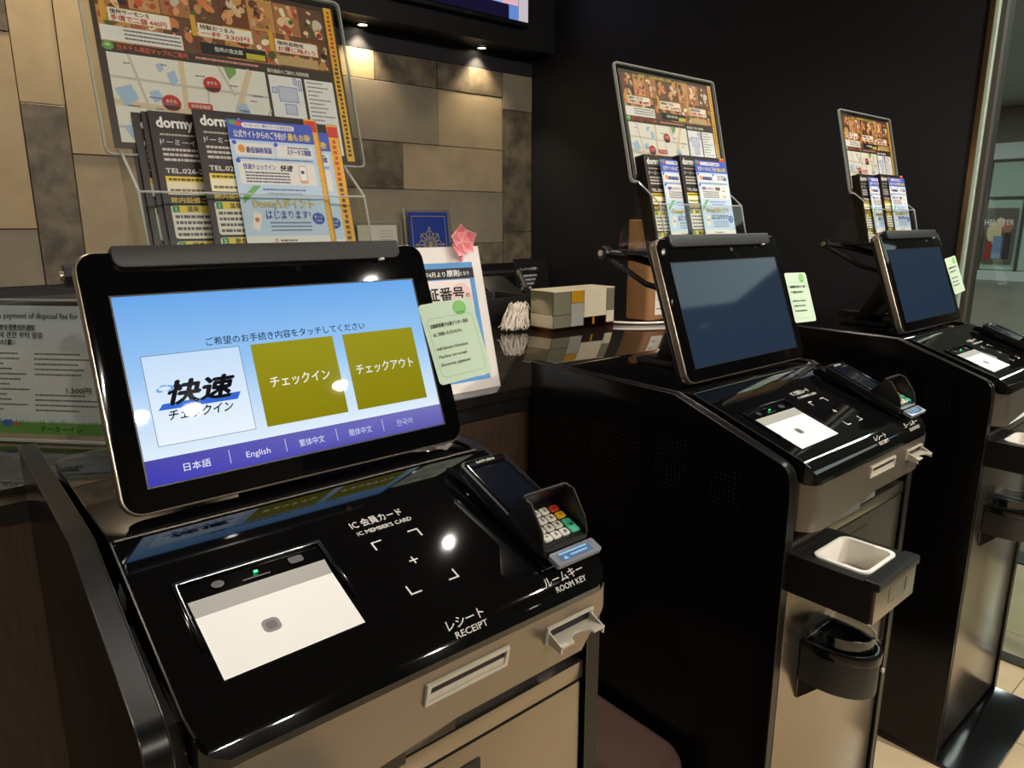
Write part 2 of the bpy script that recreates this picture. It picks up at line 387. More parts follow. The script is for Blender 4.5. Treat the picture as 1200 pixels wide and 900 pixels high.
for i, x in enumerate((2.0,)):
    downlight(x, -.7, ZC, .04, E_BACK*2.0, 'round downlight in the ceiling just in front of the kiosks', 'ceiling downlights in front of the kiosks', 95, (x+.1, .35, .9))
for i, x in enumerate((.30, .91, 1.52, 2.115)):
    if i < 2:
        downlight(x, YW-.085, ZC-.002, .035, E_WALL*3.2, 'small downlight washing the upright wall tiles at left', 'wall washers over the upright tiles', 95, (x, YW-.0, .9), WARM)
    else:
        downlight(x, YW-.036, SZ, .024, E_WALL*.42, ('small downlight under the black soffit left of the television mount', 'small downlight under the black soffit near the wall corner')[i-2], 'soffit downlights', 100, (x, YW-.03, .9), WARM)
for i, (x, y) in enumerate(((6, 0), (6, 5), (11, 0), (11, 5), (16, 2), (16, 7))):
    t = root('ceiling_panel_light', (x, y, 4.0), 'long pale panel light in the corridor ceiling', 'panel light', 'corridor ceiling lights')
    P('diffuser', 'cool_glow', t, box, x-1.2, x+1.2, y-.15, y+.15, 3.98, 3.999)
    l = bpy.data.lights.new('area', 'AREA'); l.shape = 'RECTANGLE'; l.size = 2.4; l.size_y = .3; l.energy = E_MALL; l.color = (.9, .97, 1)
    o = bpy.data.objects.new('area', l); C.objects.link(o); o.location = (x, y, 3.97)

t = root('screen_reflection_glow', (8.6, -3.2, 4.0), 'wide pale glowing field added over the corridor for the screen reflections', 'added glow')  # glowing field added to give the dark screens a bluish reflection
P('diffuser', 'cool_glow', t, box, 7.2, 10.0, -4.2, -2.2, 3.98, 3.999)
# ================================================================== COUNTER
ct = root('reception_counter', (0.6, 1.6, 0), 'dark brown reception counter with glossy black top running behind the kiosks', 'counter')
P('counter_top', 'counter_top', ct, box, XL+.6, 2.40, 1.062, 2.22, ZT-.022, ZT, .002)
P('edge_band', 'satin_black', ct, box, XL+.6, 2.40, 1.072, 2.20, ZT-.052, ZT-.0225)
P('front_board', 'wood_brown', ct, box, XL+.6, 2.40, 1.085, 1.11, .08, ZT-.053)
P('plinth', 'black_base', ct, box, XL+.6, 2.40, 1.11, 2.15, 0, .079)
ledge = root('back_cabinet', (0.6, 2.6, 0), 'low black cabinet along the tiled back wall', 'cabinet')
P('cabinet_body', 'black_base', ledge, box, XL+.3, 2.40, 2.58, YW-.004, .0, 1.10, .002)
P('cabinet_top', 'satin_black', ledge, box, XL+.3, 2.40, 2.57, YW-.004, 1.101, 1.125, .002)

# ================================================================== KIOSK
X0, W = .078, .462
PO = Vector((0, .470, 1.005)); PA = math.atan(.335)
PM = FR(PO, R(90)-PA)                    # sloped panel: local x = world x, local z = up the slope
BT = math.atan2(1.010-.983, .485-.462)   # front band of the panel
BM = FR((0, .462, .983), R(90)-BT)
kiosk = root('self_service_kiosk', (X0+W/2, .77, 0), 'nearest black self-service kiosk under the lit blue check-in screen', 'kiosk', 'self-service check-in kiosks')
def arc(cx, cy, r, a0, a1, n=6): return [(cx+r*math.cos(R(a0+(a1-a0)*i/n)), cy+r*math.sin(R(a0+(a1-a0)*i/n))) for i in range(n+1)]
side_top = [(1.06, 1.080), (.703, 1.077)] + arc(.517, .982, .028, 106, 180, 6) + [(.487, .96)]
prof = side_top + [(.489, .012), (1.06, .012)]
for sx in (X0, X0+W-.018):
    P('side_panel', 'side_black', kiosk, prism, prof, 'x', sx, sx+.018, .0012, 2)
    inner = side_top + [(.489, .03)]
    off = [(1.06, 1.0815), (.703, 1.0785)] + arc(.517, .982, .0295, 106, 180, 6) + [(.4855, .96), (.4855, .012)]
    strip = off + [(.489, .012), (.4885, .96)] + arc(.517, .982, .0265, 180, 106, 6) + [(.703, 1.0755), (1.06, 1.0785)]
    et = P('edge_trim', 'trim_dark', kiosk, prism, strip, 'x', sx-.0004, sx+.0184, ang=25)
    for ex in (sx-.0004, sx+.0184): P('edge_highlight', 'edge_metal', et, tube, [(ex, p[0], p[1]) for p in off], .0008, 5)  # bright thin tubes: edge highlights built into the trim's shape
P('cabinet_body', 'satin_black', kiosk, box, X0+.0195, X0+W-.0195, .506, 1.05, .015, 1.0)
P('base_plate', 'gloss_black', kiosk, box, X0, X0+W, .375, 1.06, 0, .0115, .001)
xl, xr = X0+.027, X0+W-.0205
P('top_deck', 'panel_black', kiosk, prism, rrect(xl, xr, .6845, 1.0, (0, 0, .03, .03)), 'z', 1.005, 1.0765, .002)
def top_panel(bm):
    # swept section with rounded front corners
    sec = [(.684, 1.0765), (.600, 1.0485), (.500, 1.0150), (.4935, 1.0126), (.4870, 1.0095), (.4805, 1.0052), (.4745, 1.0000), (.4690, .9945), (.462, .984)]
    n = len(sec); t = bmesh.new(); top = []
    rad = .028
    def inset(y):
        if y > .462+rad: return 0
        d = .462+rad-y; return rad-math.sqrt(max(rad*rad-d*d, 0)) if d < rad else rad
    sec2 = []
    for a, b in zip(sec, sec[1:]):
        q = 1 if a[0] > .47 else 2
        for i in range(q): sec2.append((a[0]+(b[0]-a[0])*i/q, a[1]+(b[1]-a[1])*i/q))
    sec2.append(sec[-1])
    rows = []
    for y, z in sec2:
        d = inset(y)*.8
        rows.append((t.verts.new((xl+d, y, z)), t.verts.new((xr+.014-d, y, z)), t.verts.new((xl+d, y, z-.02 if y > .49 else .975)), t.verts.new((xr+.014-d, y, z-.02 if y > .49 else .975))))
    for a, b in zip(rows, rows[1:]):
        t.faces.new((a[0], b[0], b[1], a[1])); t.faces.new((a[0], a[2], b[2], b[0])); t.faces.new((a[1], b[1], b[3], a[3])); t.faces.new((a[2], a[3], b[3], b[2]))
    t.faces.new((rows[0][0], rows[0][1], rows[0][3], rows[0][2])); t.faces.new((rows[-1][0], rows[-1][2], rows[-1][3], rows[-1][1]))
    bmesh.ops.recalc_face_normals(t, faces=t.faces)
    es = [e for e in t.edges if len(e.link_faces) == 2 and e.calc_face_angle(0) > R(55)]
    bmesh.ops.bevel(t, geom=es, offset=.0025, segments=2, affect='EDGES', clamp_overlap=True)
    merge(bm, t)
tp = P('top_panel', 'panel_black', kiosk, top_panel, ang=28)
# clear rim line round the panel
def rim(bm):
    tube(bm, [(xl+.001, .684, 1.0775), (xl+.001, .49, 1.0125), (xl+.004, .475, 1.003)], .0012, 6)
    tube(bm, [(xl+.004, .6845, 1.0775), (xr, .6845, 1.0775)], .0014, 6)
P('rim_line', 'edge_metal', tp, rim)
# lettering on the panel
s = Sheet(.00015); INKW = col(214, 210, 202)
LT = PM @ Matrix.Translation((0, -.0012, 0))
s.text(.309, .1535, .0125, 'IC 会員カード', INKW, .012, width=.060); sheet('card_title_lettering', s, LT, 'print_paper', tp); s = Sheet(.00015)
s.text(.310, .1415, .0078, "IC MEMBER'S CARD", INKW, .012, width=.063); sheet('card_subtitle_lettering', s, LT, 'print_paper', tp)
s = Sheet(.00015); bx0, bx1, bz0, bz1, bl, bt = .3155, .3705, .049, .128, .012, .0018
for cx, sx in ((bx0, 1), (bx1, -1)):
    for cz, sz in ((bz0, 1), (bz1, -1)):
        s = Sheet(.00015); s.rect(min(cx, cx+sx*bl), min(cz, cz+sz*bt), max(cx, cx+sx*bl), max(cz, cz+sz*bt), INKW); s.rect(min(cx, cx+sx*bt), min(cz+sz*bt, cz+sz*bl), max(cx, cx+sx*bt), max(cz+sz*bt, cz+sz*bl), INKW); sheet('corner_mark', s, LT, 'print_paper', tp)
s = Sheet(.00015); s.rect(.342-.005, .0885-.0008, .342+.005, .0885+.0008, INKW); s.rect(.342-.0008, .0885+.0008, .342+.0008, .0935, INKW); s.rect(.342-.0008, .0835, .342+.0008, .0885-.0008, INKW)
sheet('cross_mark', s, LT, 'print_paper', tp)
s = Sheet(.00015)
for tx, tz, th, tt, wd in ((.326, .0205, .0115, 'レシート', .041), (.331, .0115, .0085, 'RECEIPT', .036), (.445, .0205, .0115, 'ルームキー', .054), (.456, .0115, .0085, 'ROOM KEY', .042)):
    s = Sheet(.00015); s.text(tx, tz, th, tt, INKW, .012, width=wd); sheet('outlet_lettering', s, BM @ Matrix.Translation((0, -.0035, 0)), 'print_paper', tp)
# scanner window with its white bed
P('scanner_frame', 'gloss_black', tp, prism, [(.1355, .073), (.1395, .073), (.1395, .148), (.2680, .148), (.2680, .073), (.2720, .073), (.2720, .152), (.1355, .152)], 'y', -.0030, -.0003, .0006, M=PM)
s = Sheet(.0001); s.poly([(.1415, .126), (.1415, .107), (.2640, .107), (.2655, .126)], col(160, 158, 152)); s.poly([(.1412, .038), (.2625, .040), (.2640, .1068), (.1415, .1068)], col(236, 234, 228))
s.poly(rrect(.185, .200, .066, .081, .005, 4), col(120, 118, 114)); s.poly(rrect(.188, .197, .069, .078, .003, 4), col(86, 84, 82))
s.oval(.170, .137, .0055, .0045, col(48, 48, 50)); s.rr(.235, .133, .249, .142, .003, col(52, 52, 54)); s.rr(.190, .131, .215, .1325, .0005, col(60, 60, 62))
sheet('scanner_bed', s, PM @ Matrix.Translation((0, -.0013, 0)), 'print_gloss', tp)
P('status_light', 'green_led', tp, box, .202, .2055, -.0026, -.0014, .1365, .1385, M=PM)
# fascia under the panel
def fascia(bm):
    x0, x1, y0, y1, rd = X0+.028, X0+W-.010, .464, .545, .035
    pl = rrect(x0, x1, y0, y1, (rd, .012, 0, 0), 8)
    pts = []
    for i, p in enumerate(pl):
        pts.append(p); q = pl[(i+1) % len(pl)]
        if abs(p[1]-y0) < 1e-6 and abs(q[1]-y0) < 1e-6:
            for f in (.1937, .1942, .222, .2470, .2475, .30, .36, .412): pts.append((X0+f, y0)) if p[0] < X0+f < q[0] else None
    def bot(x):
        f = x-X0
        if f > .412: return .9165+(f-.412)/.036*.042
        if f >= .2473: return .9165
        if f >= .1940: return .9060
        return .8985
    def top(y): return .979
    t = bmesh.new(); lo = [t.verts.new((p[0], p[1], min(bot(p[0]), .958))) for p in pts]; hi = [t.verts.new((p[0], p[1], top(p[1]))) for p in pts]; n = len(pts)
    for i in range(n): t.faces.new((lo[i], lo[(i+1) % n], hi[(i+1) % n], hi[i]))
    t.faces.new(hi); t.faces.new(lo[::-1]); bmesh.ops.recalc_face_normals(t, faces=t.faces); merge(bm, t)
fa = P('fascia', 'fascia_metal', kiosk, fascia, ang=25)
sx0, sx1, sz0, sz1, yf = X0+.213, X0+.311, .946, .9655, .464
def para(x0, x1, z0, z1, k=.004): return [(x0, z0), (x1-k, z0), (x1, z1), (x0+k, z1)]
P('receipt_slot', 'light_plastic', fa, ring, para(sx0, sx1, sz0, sz1), para(sx0+.004, sx1-.004, sz0+.0035, sz1-.0035), 'y', yf-.0035, yf+.001, .0008)
P('slot_mouth', 'satin_black', fa, prism, para(sx0+.0042, sx1-.0042, sz0+.0037, sz1-.0037), 'y', yf-.0008, yf-.0001)
P('slot_flap', 'light_plastic', fa, box, sx0+.006, sx1-.006, yf-.0016, yf-.0009, sz0+.004, sz0+.0095)
kx0, kx1, kz0, kz1 = X0+.357, X0+.427, .946, .963
P('key_slot_frame', 'light_plastic', fa, ring, para(kx0, kx1, kz0, kz1), para(kx0+.003, kx1-.003, kz0+.003, kz1-.003), 'y', yf-.003, yf+.001, .0008)
P('key_slot_mouth', 'satin_black', fa, prism, para(kx0+.0032, kx1-.0032, kz0+.0032, kz1-.0032), 'y', yf-.0008, yf-.0001)
lip = [(kx0+.004, yf), (kx0+.004, yf-.022), (kx0+.02, yf-.022)] + [(kx0+.036-.014*math.cos(R(a)), yf-.022+.011*math.sin(R(a))) for a in range(0, 181, 20)] + [(kx1-.018, yf-.022), (kx1-.004, yf-.022), (kx1-.004, yf)]
P('key_lip', 'light_plastic', fa, prism, lip, 'z', kz0+.003, kz0+.0055, .0006)
P('key_lip_cheek', 'light_plastic', fa, prism, [(yf, kz0+.001), (yf-.021, kz0-.003), (yf-.021, kz0+.005), (yf, kz1-.003)], 'x', kx0+.004, kx0+.006)
P('key_lip_cheek', 'light_plastic', fa, prism, [(yf, kz0+.001), (yf-.021, kz0-.003), (yf-.021, kz0+.005), (yf, kz1-.003)], 'x', kx1-.006, kx1-.004)
# rail and door
P('rail', 'brushed_steel', kiosk, box, X0+.0195, X0+W-.0195, .490, .505, .857, .878, .0008)
def door(bm): box(bm, X0+.026, X0+W-.024, .490, .505, .03, .8535, .001)
dr = P('door', 'brushed_steel', kiosk, door)
P('pull_slot', 'satin_black', dr, ring, rrect(X0+.423, X0+.432, .548, .626, .002, 2), rrect(X0+.4245, X0+.4305, .5495, .6245, .0015, 2), 'y', .4875, .4905)
P('pull_recess', 'gloss_black', dr, box, X0+.4246, X0+.4304, .489, .4899, .5496, .6244)
P('service_opening', 'gloss_black', dr, box, X0+.150, X0+.294, .488, .4899, .785, .833)
# pull-out bin
bx0, bx1, by0, by1, bz0, bz1 = X0+.012, X0+.150, .356, .489, .806, .868
bin_ = P('return_bin', 'satin_black', kiosk, ring, rrect(bx0, bx1, by0+.004, by1, .001, 1), rrect(bx0+.020, bx1-.016, by0+.022, by1-.030, .006, 1), 'z', bz0, bz1)
P('bin_bottom', 'satin_black', bin_, box, bx0+.001, bx1-.001, by0+.005, by1-.001, bz0, bz0+.004)
P('bin_front', 'fascia_metal', bin_, box, bx0, bx1, by0-.001, by0+.0038, bz0+.002, bz1-.010, .0008)
P('bin_front_emboss', 'fascia_metal', bin_, ring, rrect(bx0+.045, bx0+.105, bz0+.018, bz0+.044, .004), rrect(bx0+.0465, bx0+.1035, bz0+.0195, bz0+.0425, .003), 'y', by0-.0018, by0-.0009)
P('bin_lip', 'satin_black', bin_, box, bx0-.0005, bx1+.0005, by0-.005, by0+.018, bz1-.010, bz1+.004, .003, 3)
P('bin_insert', 'white_plastic', bin_, ring, rrect(bx0+.018, bx1-.014, by0+.020, by1-.028, .016), rrect(bx0+.026, bx1-.022, by0+.026, by1-.034, .011), 'z', bz0+.012, bz1+.003, .001)
P('insert_floor', 'light_plastic', bin_, prism, rrect(bx0+.0262, bx1-.0222, by0+.0262, by1-.0342, .011), 'z', bz0+.02, bz0+.024)
# cup holder
def dshape(x0, x1, yb, yf_, n=14):
    cx = (x0+x1)/2; rx = (x1-x0)/2; ym = yb-.03
    return [(x1, yb)] + [(x0, yb)] + [(cx-rx*math.cos(math.pi*i/n), ym-(ym-yf_)*math.sin(math.pi*i/n)) for i in range(n+1)]
cx0, cx1, cyb, cyf = X0+.088, X0+.192, .4885, .386
cup = P('cup_holder', 'bar_grey', kiosk, ring, dshape(cx0, cx1, cyb, cyf), dshape(cx0+.005, cx1-.005, cyb-.004, cyf+.005), 'z', .615, .672, .001)
P('cup_rim', 'gloss_black', cup, ring, dshape(cx0-.002, cx1+.002, cyb, cyf-.003), dshape(cx0+.007, cx1-.007, cyb-.005, cyf+.007), 'z', .6722, .690, .003)
P('cup_floor', 'satin_black', cup, prism, dshape(cx0+.0052, cx1-.0052, cyb-.0042, cyf+.0052), 'z', .616, .620)
P('clear_liner', 'liner', cup, ring, dshape(cx0+.009, cx1-.009, cyb-.008, cyf+.010), dshape(cx0+.0105, cx1-.0105, cyb-.0095, cyf+.0115), 'z', .622, .712)
P('cup_bracket', 'satin_black', cup, prism, [(.4885, .614), (.4885, .578), (.455, .614)], 'x', cx0+.002, cx0+.006)
P('cup_screw', 'light_plastic', cup, disc, (cx1-.018, cyf+.006, .645), .004, -.003, 'y', 12)
# ventilation holes in both side panels (too many and small to tell apart)
def vents(bm):
    for sx, d in ((X0-.0004, 1), (X0+W+.0004, -1)):
        for (ya, yb, za, zb, st) in ((.905, .985, .905, .99, .0085), (.775, .885, .89, 1.0, .0085), (.675, .735, .91, 1.01, .0085), (.570, .625, .915, .985, .0085)):
            y = ya
            while y < yb:
                z = za
                while z < zb-.10*(yb-y):
                    pts = [(y+.0016*math.cos(R(60*k)), z+.0016*math.sin(R(60*k))) for k in range(6)]
                    vs = [bm.verts.new((sx, p[0], p[1])) for p in pts]; bm.faces.new(vs if d < 0 else vs[::-1]); z += st
                y += st
    bmesh.ops.recalc_face_normals(bm, faces=bm.faces)
P('vent_holes', 'vent_glint', kiosk, vents, kind='stuff')
copy_tree(kiosk, DX[1], 'middle black self-service kiosk with pull-out bin and cup holder on its steel front')
copy_tree(kiosk, DX[2], 'farthest black self-service kiosk beside the glass wall')

# ================================================================== MONITORS
ML = math.atan(.065/.1765)
MO = Vector((0, .7055, 1.0865)); MM = FR(MO, ML)
ax0, ax1, ah = .123, .518, .2605
SX, SZ0 = .149, .0256
def screen_lit():
    s = Sheet(.00006); w, h = .343, .188
    top, mid, bot = col(106, 166, 232), col(150, 196, 240), col(222, 236, 250)
    s.poly([(0, .0252), (w, .0252), (w, .11), (0, .11)], bot, cols=[bot, bot, mid, mid], lay=0); s.poly([(0, .11), (w, .11), (w, h), (0, h)], mid, cols=[mid, mid, top, top], lay=0)
    pu, pl = col(76, 72, 168), col(62, 60, 176)
    s.poly([(0, 0), (w, 0), (w, .025), (0, .025)], pl, cols=[pl, col(96, 92, 170), col(120, 116, 186), pu], lay=0)
    dk = col(24, 34, 70); ol = col(150, 142, 22)
    s.text(.079, .1315, .0095, 'ご希望のお手続き内容をタッチしてください', dk, .01, width=.184)
    s.rect(.0150, .0365, .1115, .127, col(232, 242, 252), col(196, 220, 246)); s.frame(.0150, .0365, .1115, .127, .0005, col(70, 84, 110))
    s.text(.033, .0765, .0265, '快速', col(16, 16, 24), .045, width=.066, shear=.32)
    s.poly([(.0215, .0715), (.0990, .0715), (.1035, .0790), (.0265, .0775)], col(52, 104, 206))
    s.text(.034, .0775, .0255, '快速', col(16, 16, 24), .045, width=.066, shear=.32)
    s.text(.030, .0610, .0115, 'チェックイン', col(16, 16, 24), .03, width=.063, shear=.25)
    for cx, cy, rx in ((.0265, .0915, .0035), (.0305, .0935, .0042), (.0355, .0925, .0045)): s.oval(cx, cy, rx, rx*.7, col(120, 170, 226), 12)
    s.oval(.031, .0925, .0058, .0022, col(214, 230, 248), 12)
    for x in (.1235, .2315): s.rect(x, .0365, x+.0955, .127, col(136, 128, 14), col(150, 144, 30))
    s.text(.1713, .0785, .0135, 'チェックイン', col(236, 236, 220), .02, width=.0695, align='c'); s.text(.2790, .0785, .0135, 'チェックアウト', col(226, 228, 220), .02, width=.078, align='c')
    for x in (.0791, .1389, .1989, .2585): s.rect(x-.0004, .0065, x+.0004, .0205, col(190, 194, 232))
    for x, t, c, wd in ((.0468, '日本語', col(240, 242, 252), .026), (.1085, 'English', col(232, 234, 248), .0255), (.1688, '繁体中文', col(220, 226, 244), .0295), (.2287, '簡体中文', col(206, 214, 240), .0295), (.2880, '한국어', col(190, 200, 232), .0215)):
        s.text(x, .0090, .0088, t, c, 0, width=wd, align='c')
    return s
def monitor(lit, dx, label, hx):
    T = Matrix.Translation((dx, 0, 0)); M = T @ MM
    t = root('touchscreen_monitor', T @ Matrix.Translation((.32, .86, 1.077)), label, 'monitor', 'kiosk touchscreen monitors')
    P('housing', 'champagne', t, prism, rrect(ax0, ax1, 0, ah, .020, 8), 'y', .001, .016, .003, 3, M=M)
    P('back_shell', 'satin_black', t, prism, rrect(ax0+.004, ax1-.004, .004, ah-.004, .018, 8), 'y', .0161, .026, .004, 2, M=M)
    P('bezel', 'bezel_black', t, prism, rrect(ax0+.0022, ax1-.0022, .0022, ah-.0022, .018, 8), 'y', -.0010, .0009, .0006, 2, M=M)
    S = M @ Matrix.Translation((SX, -.0013, SZ0))
    if lit: sheet('screen', screen_lit(), S, 'screen_lit', t, 'lit blue check-in menu')
    else: P('screen', 'screen_dim', t, box, SX, SX+.343, -.0016, -.0011, SZ0, SZ0+.188, M=M, label='dark blue idle screen')
    P('screen_gasket', 'satin_black', t, ring, [(SX-.0015, SZ0-.0015), (SX+.3445, SZ0-.0015), (SX+.3445, SZ0+.1895), (SX-.0015, SZ0+.1895)], [(SX, SZ0), (SX+.343, SZ0), (SX+.343, SZ0+.188), (SX, SZ0+.188)], 'y', -.0022, -.001, M=M)
    bar = P('light_bar', 'bar_grey', t, prism, rrect(.156, .480, ah-.0190, ah+.0035, (.010, .010, .003, .003), 6), 'y', -.0075, .020, .002, 2, M=M)
    P('bar_sensor', 'white_plastic', bar, disc, (.452, -.0060, ah-.0193), .004, -.0022, 'z', 12, M=M)
    P('camera_dot', 'dark_glass', t, disc, (.345, -.0011, ah-.026), .004, -.0008, 'y', 14, M=M)
    # mount: foot, neck, brochure shelf with strut and hinge
    def foot(bm): box(bm, .25+dx, .40+dx, .80, .93, 1.0772, 1.090, .003)
    P('stand_foot', 'satin_black', t, foot)
    P('stand_neck', 'satin_black', t, prism, [(.90, 1.0905), (.86, 1.0905), (.772, 1.205), (.792, 1.235), (.83, 1.215)], 'x', .275+dx, .375+dx, .003)
    P('shelf_plate', 'satin_black', t, box, .185+dx, .475+dx, .822, .962, 1.297, 1.3045, .002)
    P('shelf_hook', 'satin_black', t, box, .21+dx, .45+dx, .803, .8225, 1.2975, 1.303, .001)
    ar = P('arm', 'satin_black', t, tube, [(hx+dx, .952, 1.299), (.20+dx, .90, 1.292), (.24+dx, .80, 1.262)], [.007, .008, .007], 8)
    P('strut', 'satin_black', t, tube, [(hx+.004+dx, .950, 1.293), (.185+dx, .86, 1.245), (.235+dx, .783, 1.218)], .0055, 8)
    P('hinge', 'satin_black', t, prism, arc(.952, 1.299, .0135, 0, 315, 7), 'x', hx-.010+dx, hx+.010+dx, .001)
    P('hinge_bolt', 'champagne', t, disc, (hx-.0102+dx, .952, 1.299), .006, -.004, 'x', 14)
    P('crossbar', 'satin_black', t, box, hx+.008+dx, .475+dx, .945, .958, 1.290, 1.2965, .001)
    return t
monitor(True, DX[0], 'nearest wide touchscreen showing the lit blue check-in menu', .148)
monitor(False, DX[1], 'middle kiosk touchscreen with dark idle screen and silver left edge', .172)
monitor(False, DX[2], 'farthest kiosk touchscreen with dark idle screen by the glass wall', .172)

# ================================================================== PAYMENT TERMINALS
# frame on the sloped panel: x right, z up the terminal, -y out of it
TA = math.atan2(1.090-1.034, .632-.488); TM = FR((.456, .486, 1.030), R(90)-TA)
tw, tlen = .066, .158
term = root('payment_terminal', (.489, .56, 1.03), 'black card payment terminal with colour keys on the nearest kiosk', 'card terminal', 'card terminals on the kiosks')
def tbody(bm):
    t = bmesh.new(); n = 6
    pl = rrect(0, tw, 0, tlen, .008, 5); lo = []
    hi = [t.verts.new((p[0], 0, p[1])) for p in pl]
    mid = [t.verts.new((p[0]*1.0, .010, p[1])) for p in pl]
    for v in mid: v.co = v.co
    for p in pl: lo.append(t.verts.new((tw/2+(p[0]-tw/2)*.86, .0135+.016*min(max(p[1]/tlen, 0), 1), .004+p[1]*.96)))
    m = len(pl); t.faces.new(hi); t.faces.new(lo[::-1])
    for A, B in ((hi, mid), (mid, lo)):
        for i in range(m): t.faces.new((A[i], A[(i+1) % m], B[(i+1) % m], B[i]))
    bmesh.ops.recalc_face_normals(t, faces=t.faces); bev(t, .002, 2, 50); merge(bm, t, TM)
tb = P('terminal_body', 'satin_black', term, tbody)
P('mount_foot', 'satin_black', term, prism, [(.53, 1.0272), (.60, 1.0505), (.60, 1.062), (.53, 1.036)], 'x', .470, .508, .001)
P('display_rim', 'gloss_black', term, ring, rrect(.004, tw-.004, .062, tlen-.003, .004, 3), rrect(.008, tw-.008, .066, tlen-.016, .002, 3), 'y', -.0022, -.0001, .0006, M=TM)
P('display', 'dark_glass', term, box, .0082, tw-.0082, -.0008, -.0001, .0662, tlen-.0162, M=TM)
s = Sheet(.0001); s.text(.019, tlen-.0105, .0055, 'SATURN', col(220, 218, 212), .02, width=.026); sheet('maker_lettering', s, TM @ Matrix.Translation((0, -.0023, 0)), 'print_paper', term)
P('keypad', 'satin_black', term, box, .006, tw-.006, -.0012, -.0001, .006, .056, M=TM)
for r in range(4):
    for c in range(3):
        kx, kz = .0085+c*.0125, .0095+r*.0115
        kk = P('key', 'key_white', term, prism, rrect(kx, kx+.0112, kz, kz+.0095, .002, 2), 'y', -.0046, -.0013, .0008, 1, M=TM)
        s = Sheet(.0001); ch = [['*', '0', '#'], ['7', '8', '9'], ['4', '5', '6'], ['1', '2', '3']][r][c]
        s.text(kx+.0056, kz+.0024, .007, ch, INK, .02, align='c'); sheet('key_mark', s, TM @ Matrix.Translation((0, -.0047, 0)), 'print_paper', kk)
for m, z0, z1, ch in (('key_green', .0095, .0300, 'OK'), ('key_yellow', .0325, .0415, '<'), ('key_red', .0440, .0525, 'x')):
    kk = P('key', m, term, prism, rrect(.0470, .0590, z0, z1, .002, 2), 'y', -.0046, -.0013, .0008, 1, M=TM, label={'key_green': 'green confirm key', 'key_yellow': 'yellow correction key', 'key_red': 'red cancel key'}[m])
    s = Sheet(.0001); s.text(.0530, (z0+z1)/2-.0022, .0062, ch, INK, .02, align='c'); sheet('key_mark', s, TM @ Matrix.Translation((0, -.0047, 0)), 'print_paper', kk)
# privacy hood: two side cheeks and the back
def cheek(x): return [(x, -.001, .012), (x, -.001, .062), (x, -.030, .050), (x, -.030, .040), (x, -.012, .016)]
def hood(bm):
    for x0, x1 in ((.0005, .003), (tw-.003, tw-.0005)):
        prism(bm, [(-.0005, .004), (-.0005, .064), (-.033, .052), (-.034, .040), (-.016, .014)], 'x', x0, x1, .0005, M=TM)
    q = bmesh.new(); a = [q.verts.new(v) for v in ((.003, -.0005, .064), (tw-.003, -.0005, .064), (tw-.003, -.033, .052), (.003, -.033, .052))]; b = [q.verts.new(v.co+Vector((0, -.0006, -.0025))) for v in a]
    q.faces.new(a); q.faces.new(b[::-1])
    for i in range(4): q.faces.new((a[i], b[i], b[(i+1) % 4], a[(i+1) % 4]))
    bmesh.ops.recalc_face_normals(q, faces=q.faces); merge(bm, q, TM)
hd = P('privacy_hood', 'satin_black', term, hood)
def hedge(bm):
    pth = [(.0018, -.0015, .004), (.0018, -.0165, .0135), (.0018, -.0345, .040), (.0018, -.0335, .0505), (.005, -.0338, .052), (tw-.005, -.0338, .052), (tw-.0018, -.0335, .0505), (tw-.0018, -.0345, .040), (tw-.0018, -.0165, .0135), (tw-.0018, -.0015, .004)]
    tube(bm, pth, .0013, 6, M=TM)
P('hood_edge', 'bar_grey', hd, hedge)
tip = P('tap_display', 'tip_plastic', term, prism, rrect(.004, tw+.002, -.019, -.001, .003, 3), 'y', .002, .008, .001, M=TM)
s = Sheet(.0001); s.rr(.012, -.0155, tw-.008, -.0050, .001, col(92, 112, 140)); s.rect(.014, -.0075, tw-.012, -.0058, col(150, 210, 244)); s.poly([(.016, -.0145), (.023, -.0145), (.0195, -.0095)], col(130, 206, 246)); s.greek(.027, -.0125, tw-.014, .0022, col(150, 200, 232), random)
sheet('tap_print', s, TM @ Matrix.Translation((0, .0018, 0)), 'screen_lit', tip)
# cradle the terminal lies in
P('cradle', 'panel_black', term, prism, [(.484, 1.0118), (.60, 1.0508), (.655, 1.0692), (.655, 1.0765), (.640, 1.081), (.486, 1.0165)], 'x', .4535, .456, .001)
copy_tree(term, DX[1], 'black card payment terminal on the middle kiosk'); copy_tree(term, DX[2], 'black card payment terminal on the farthest kiosk')

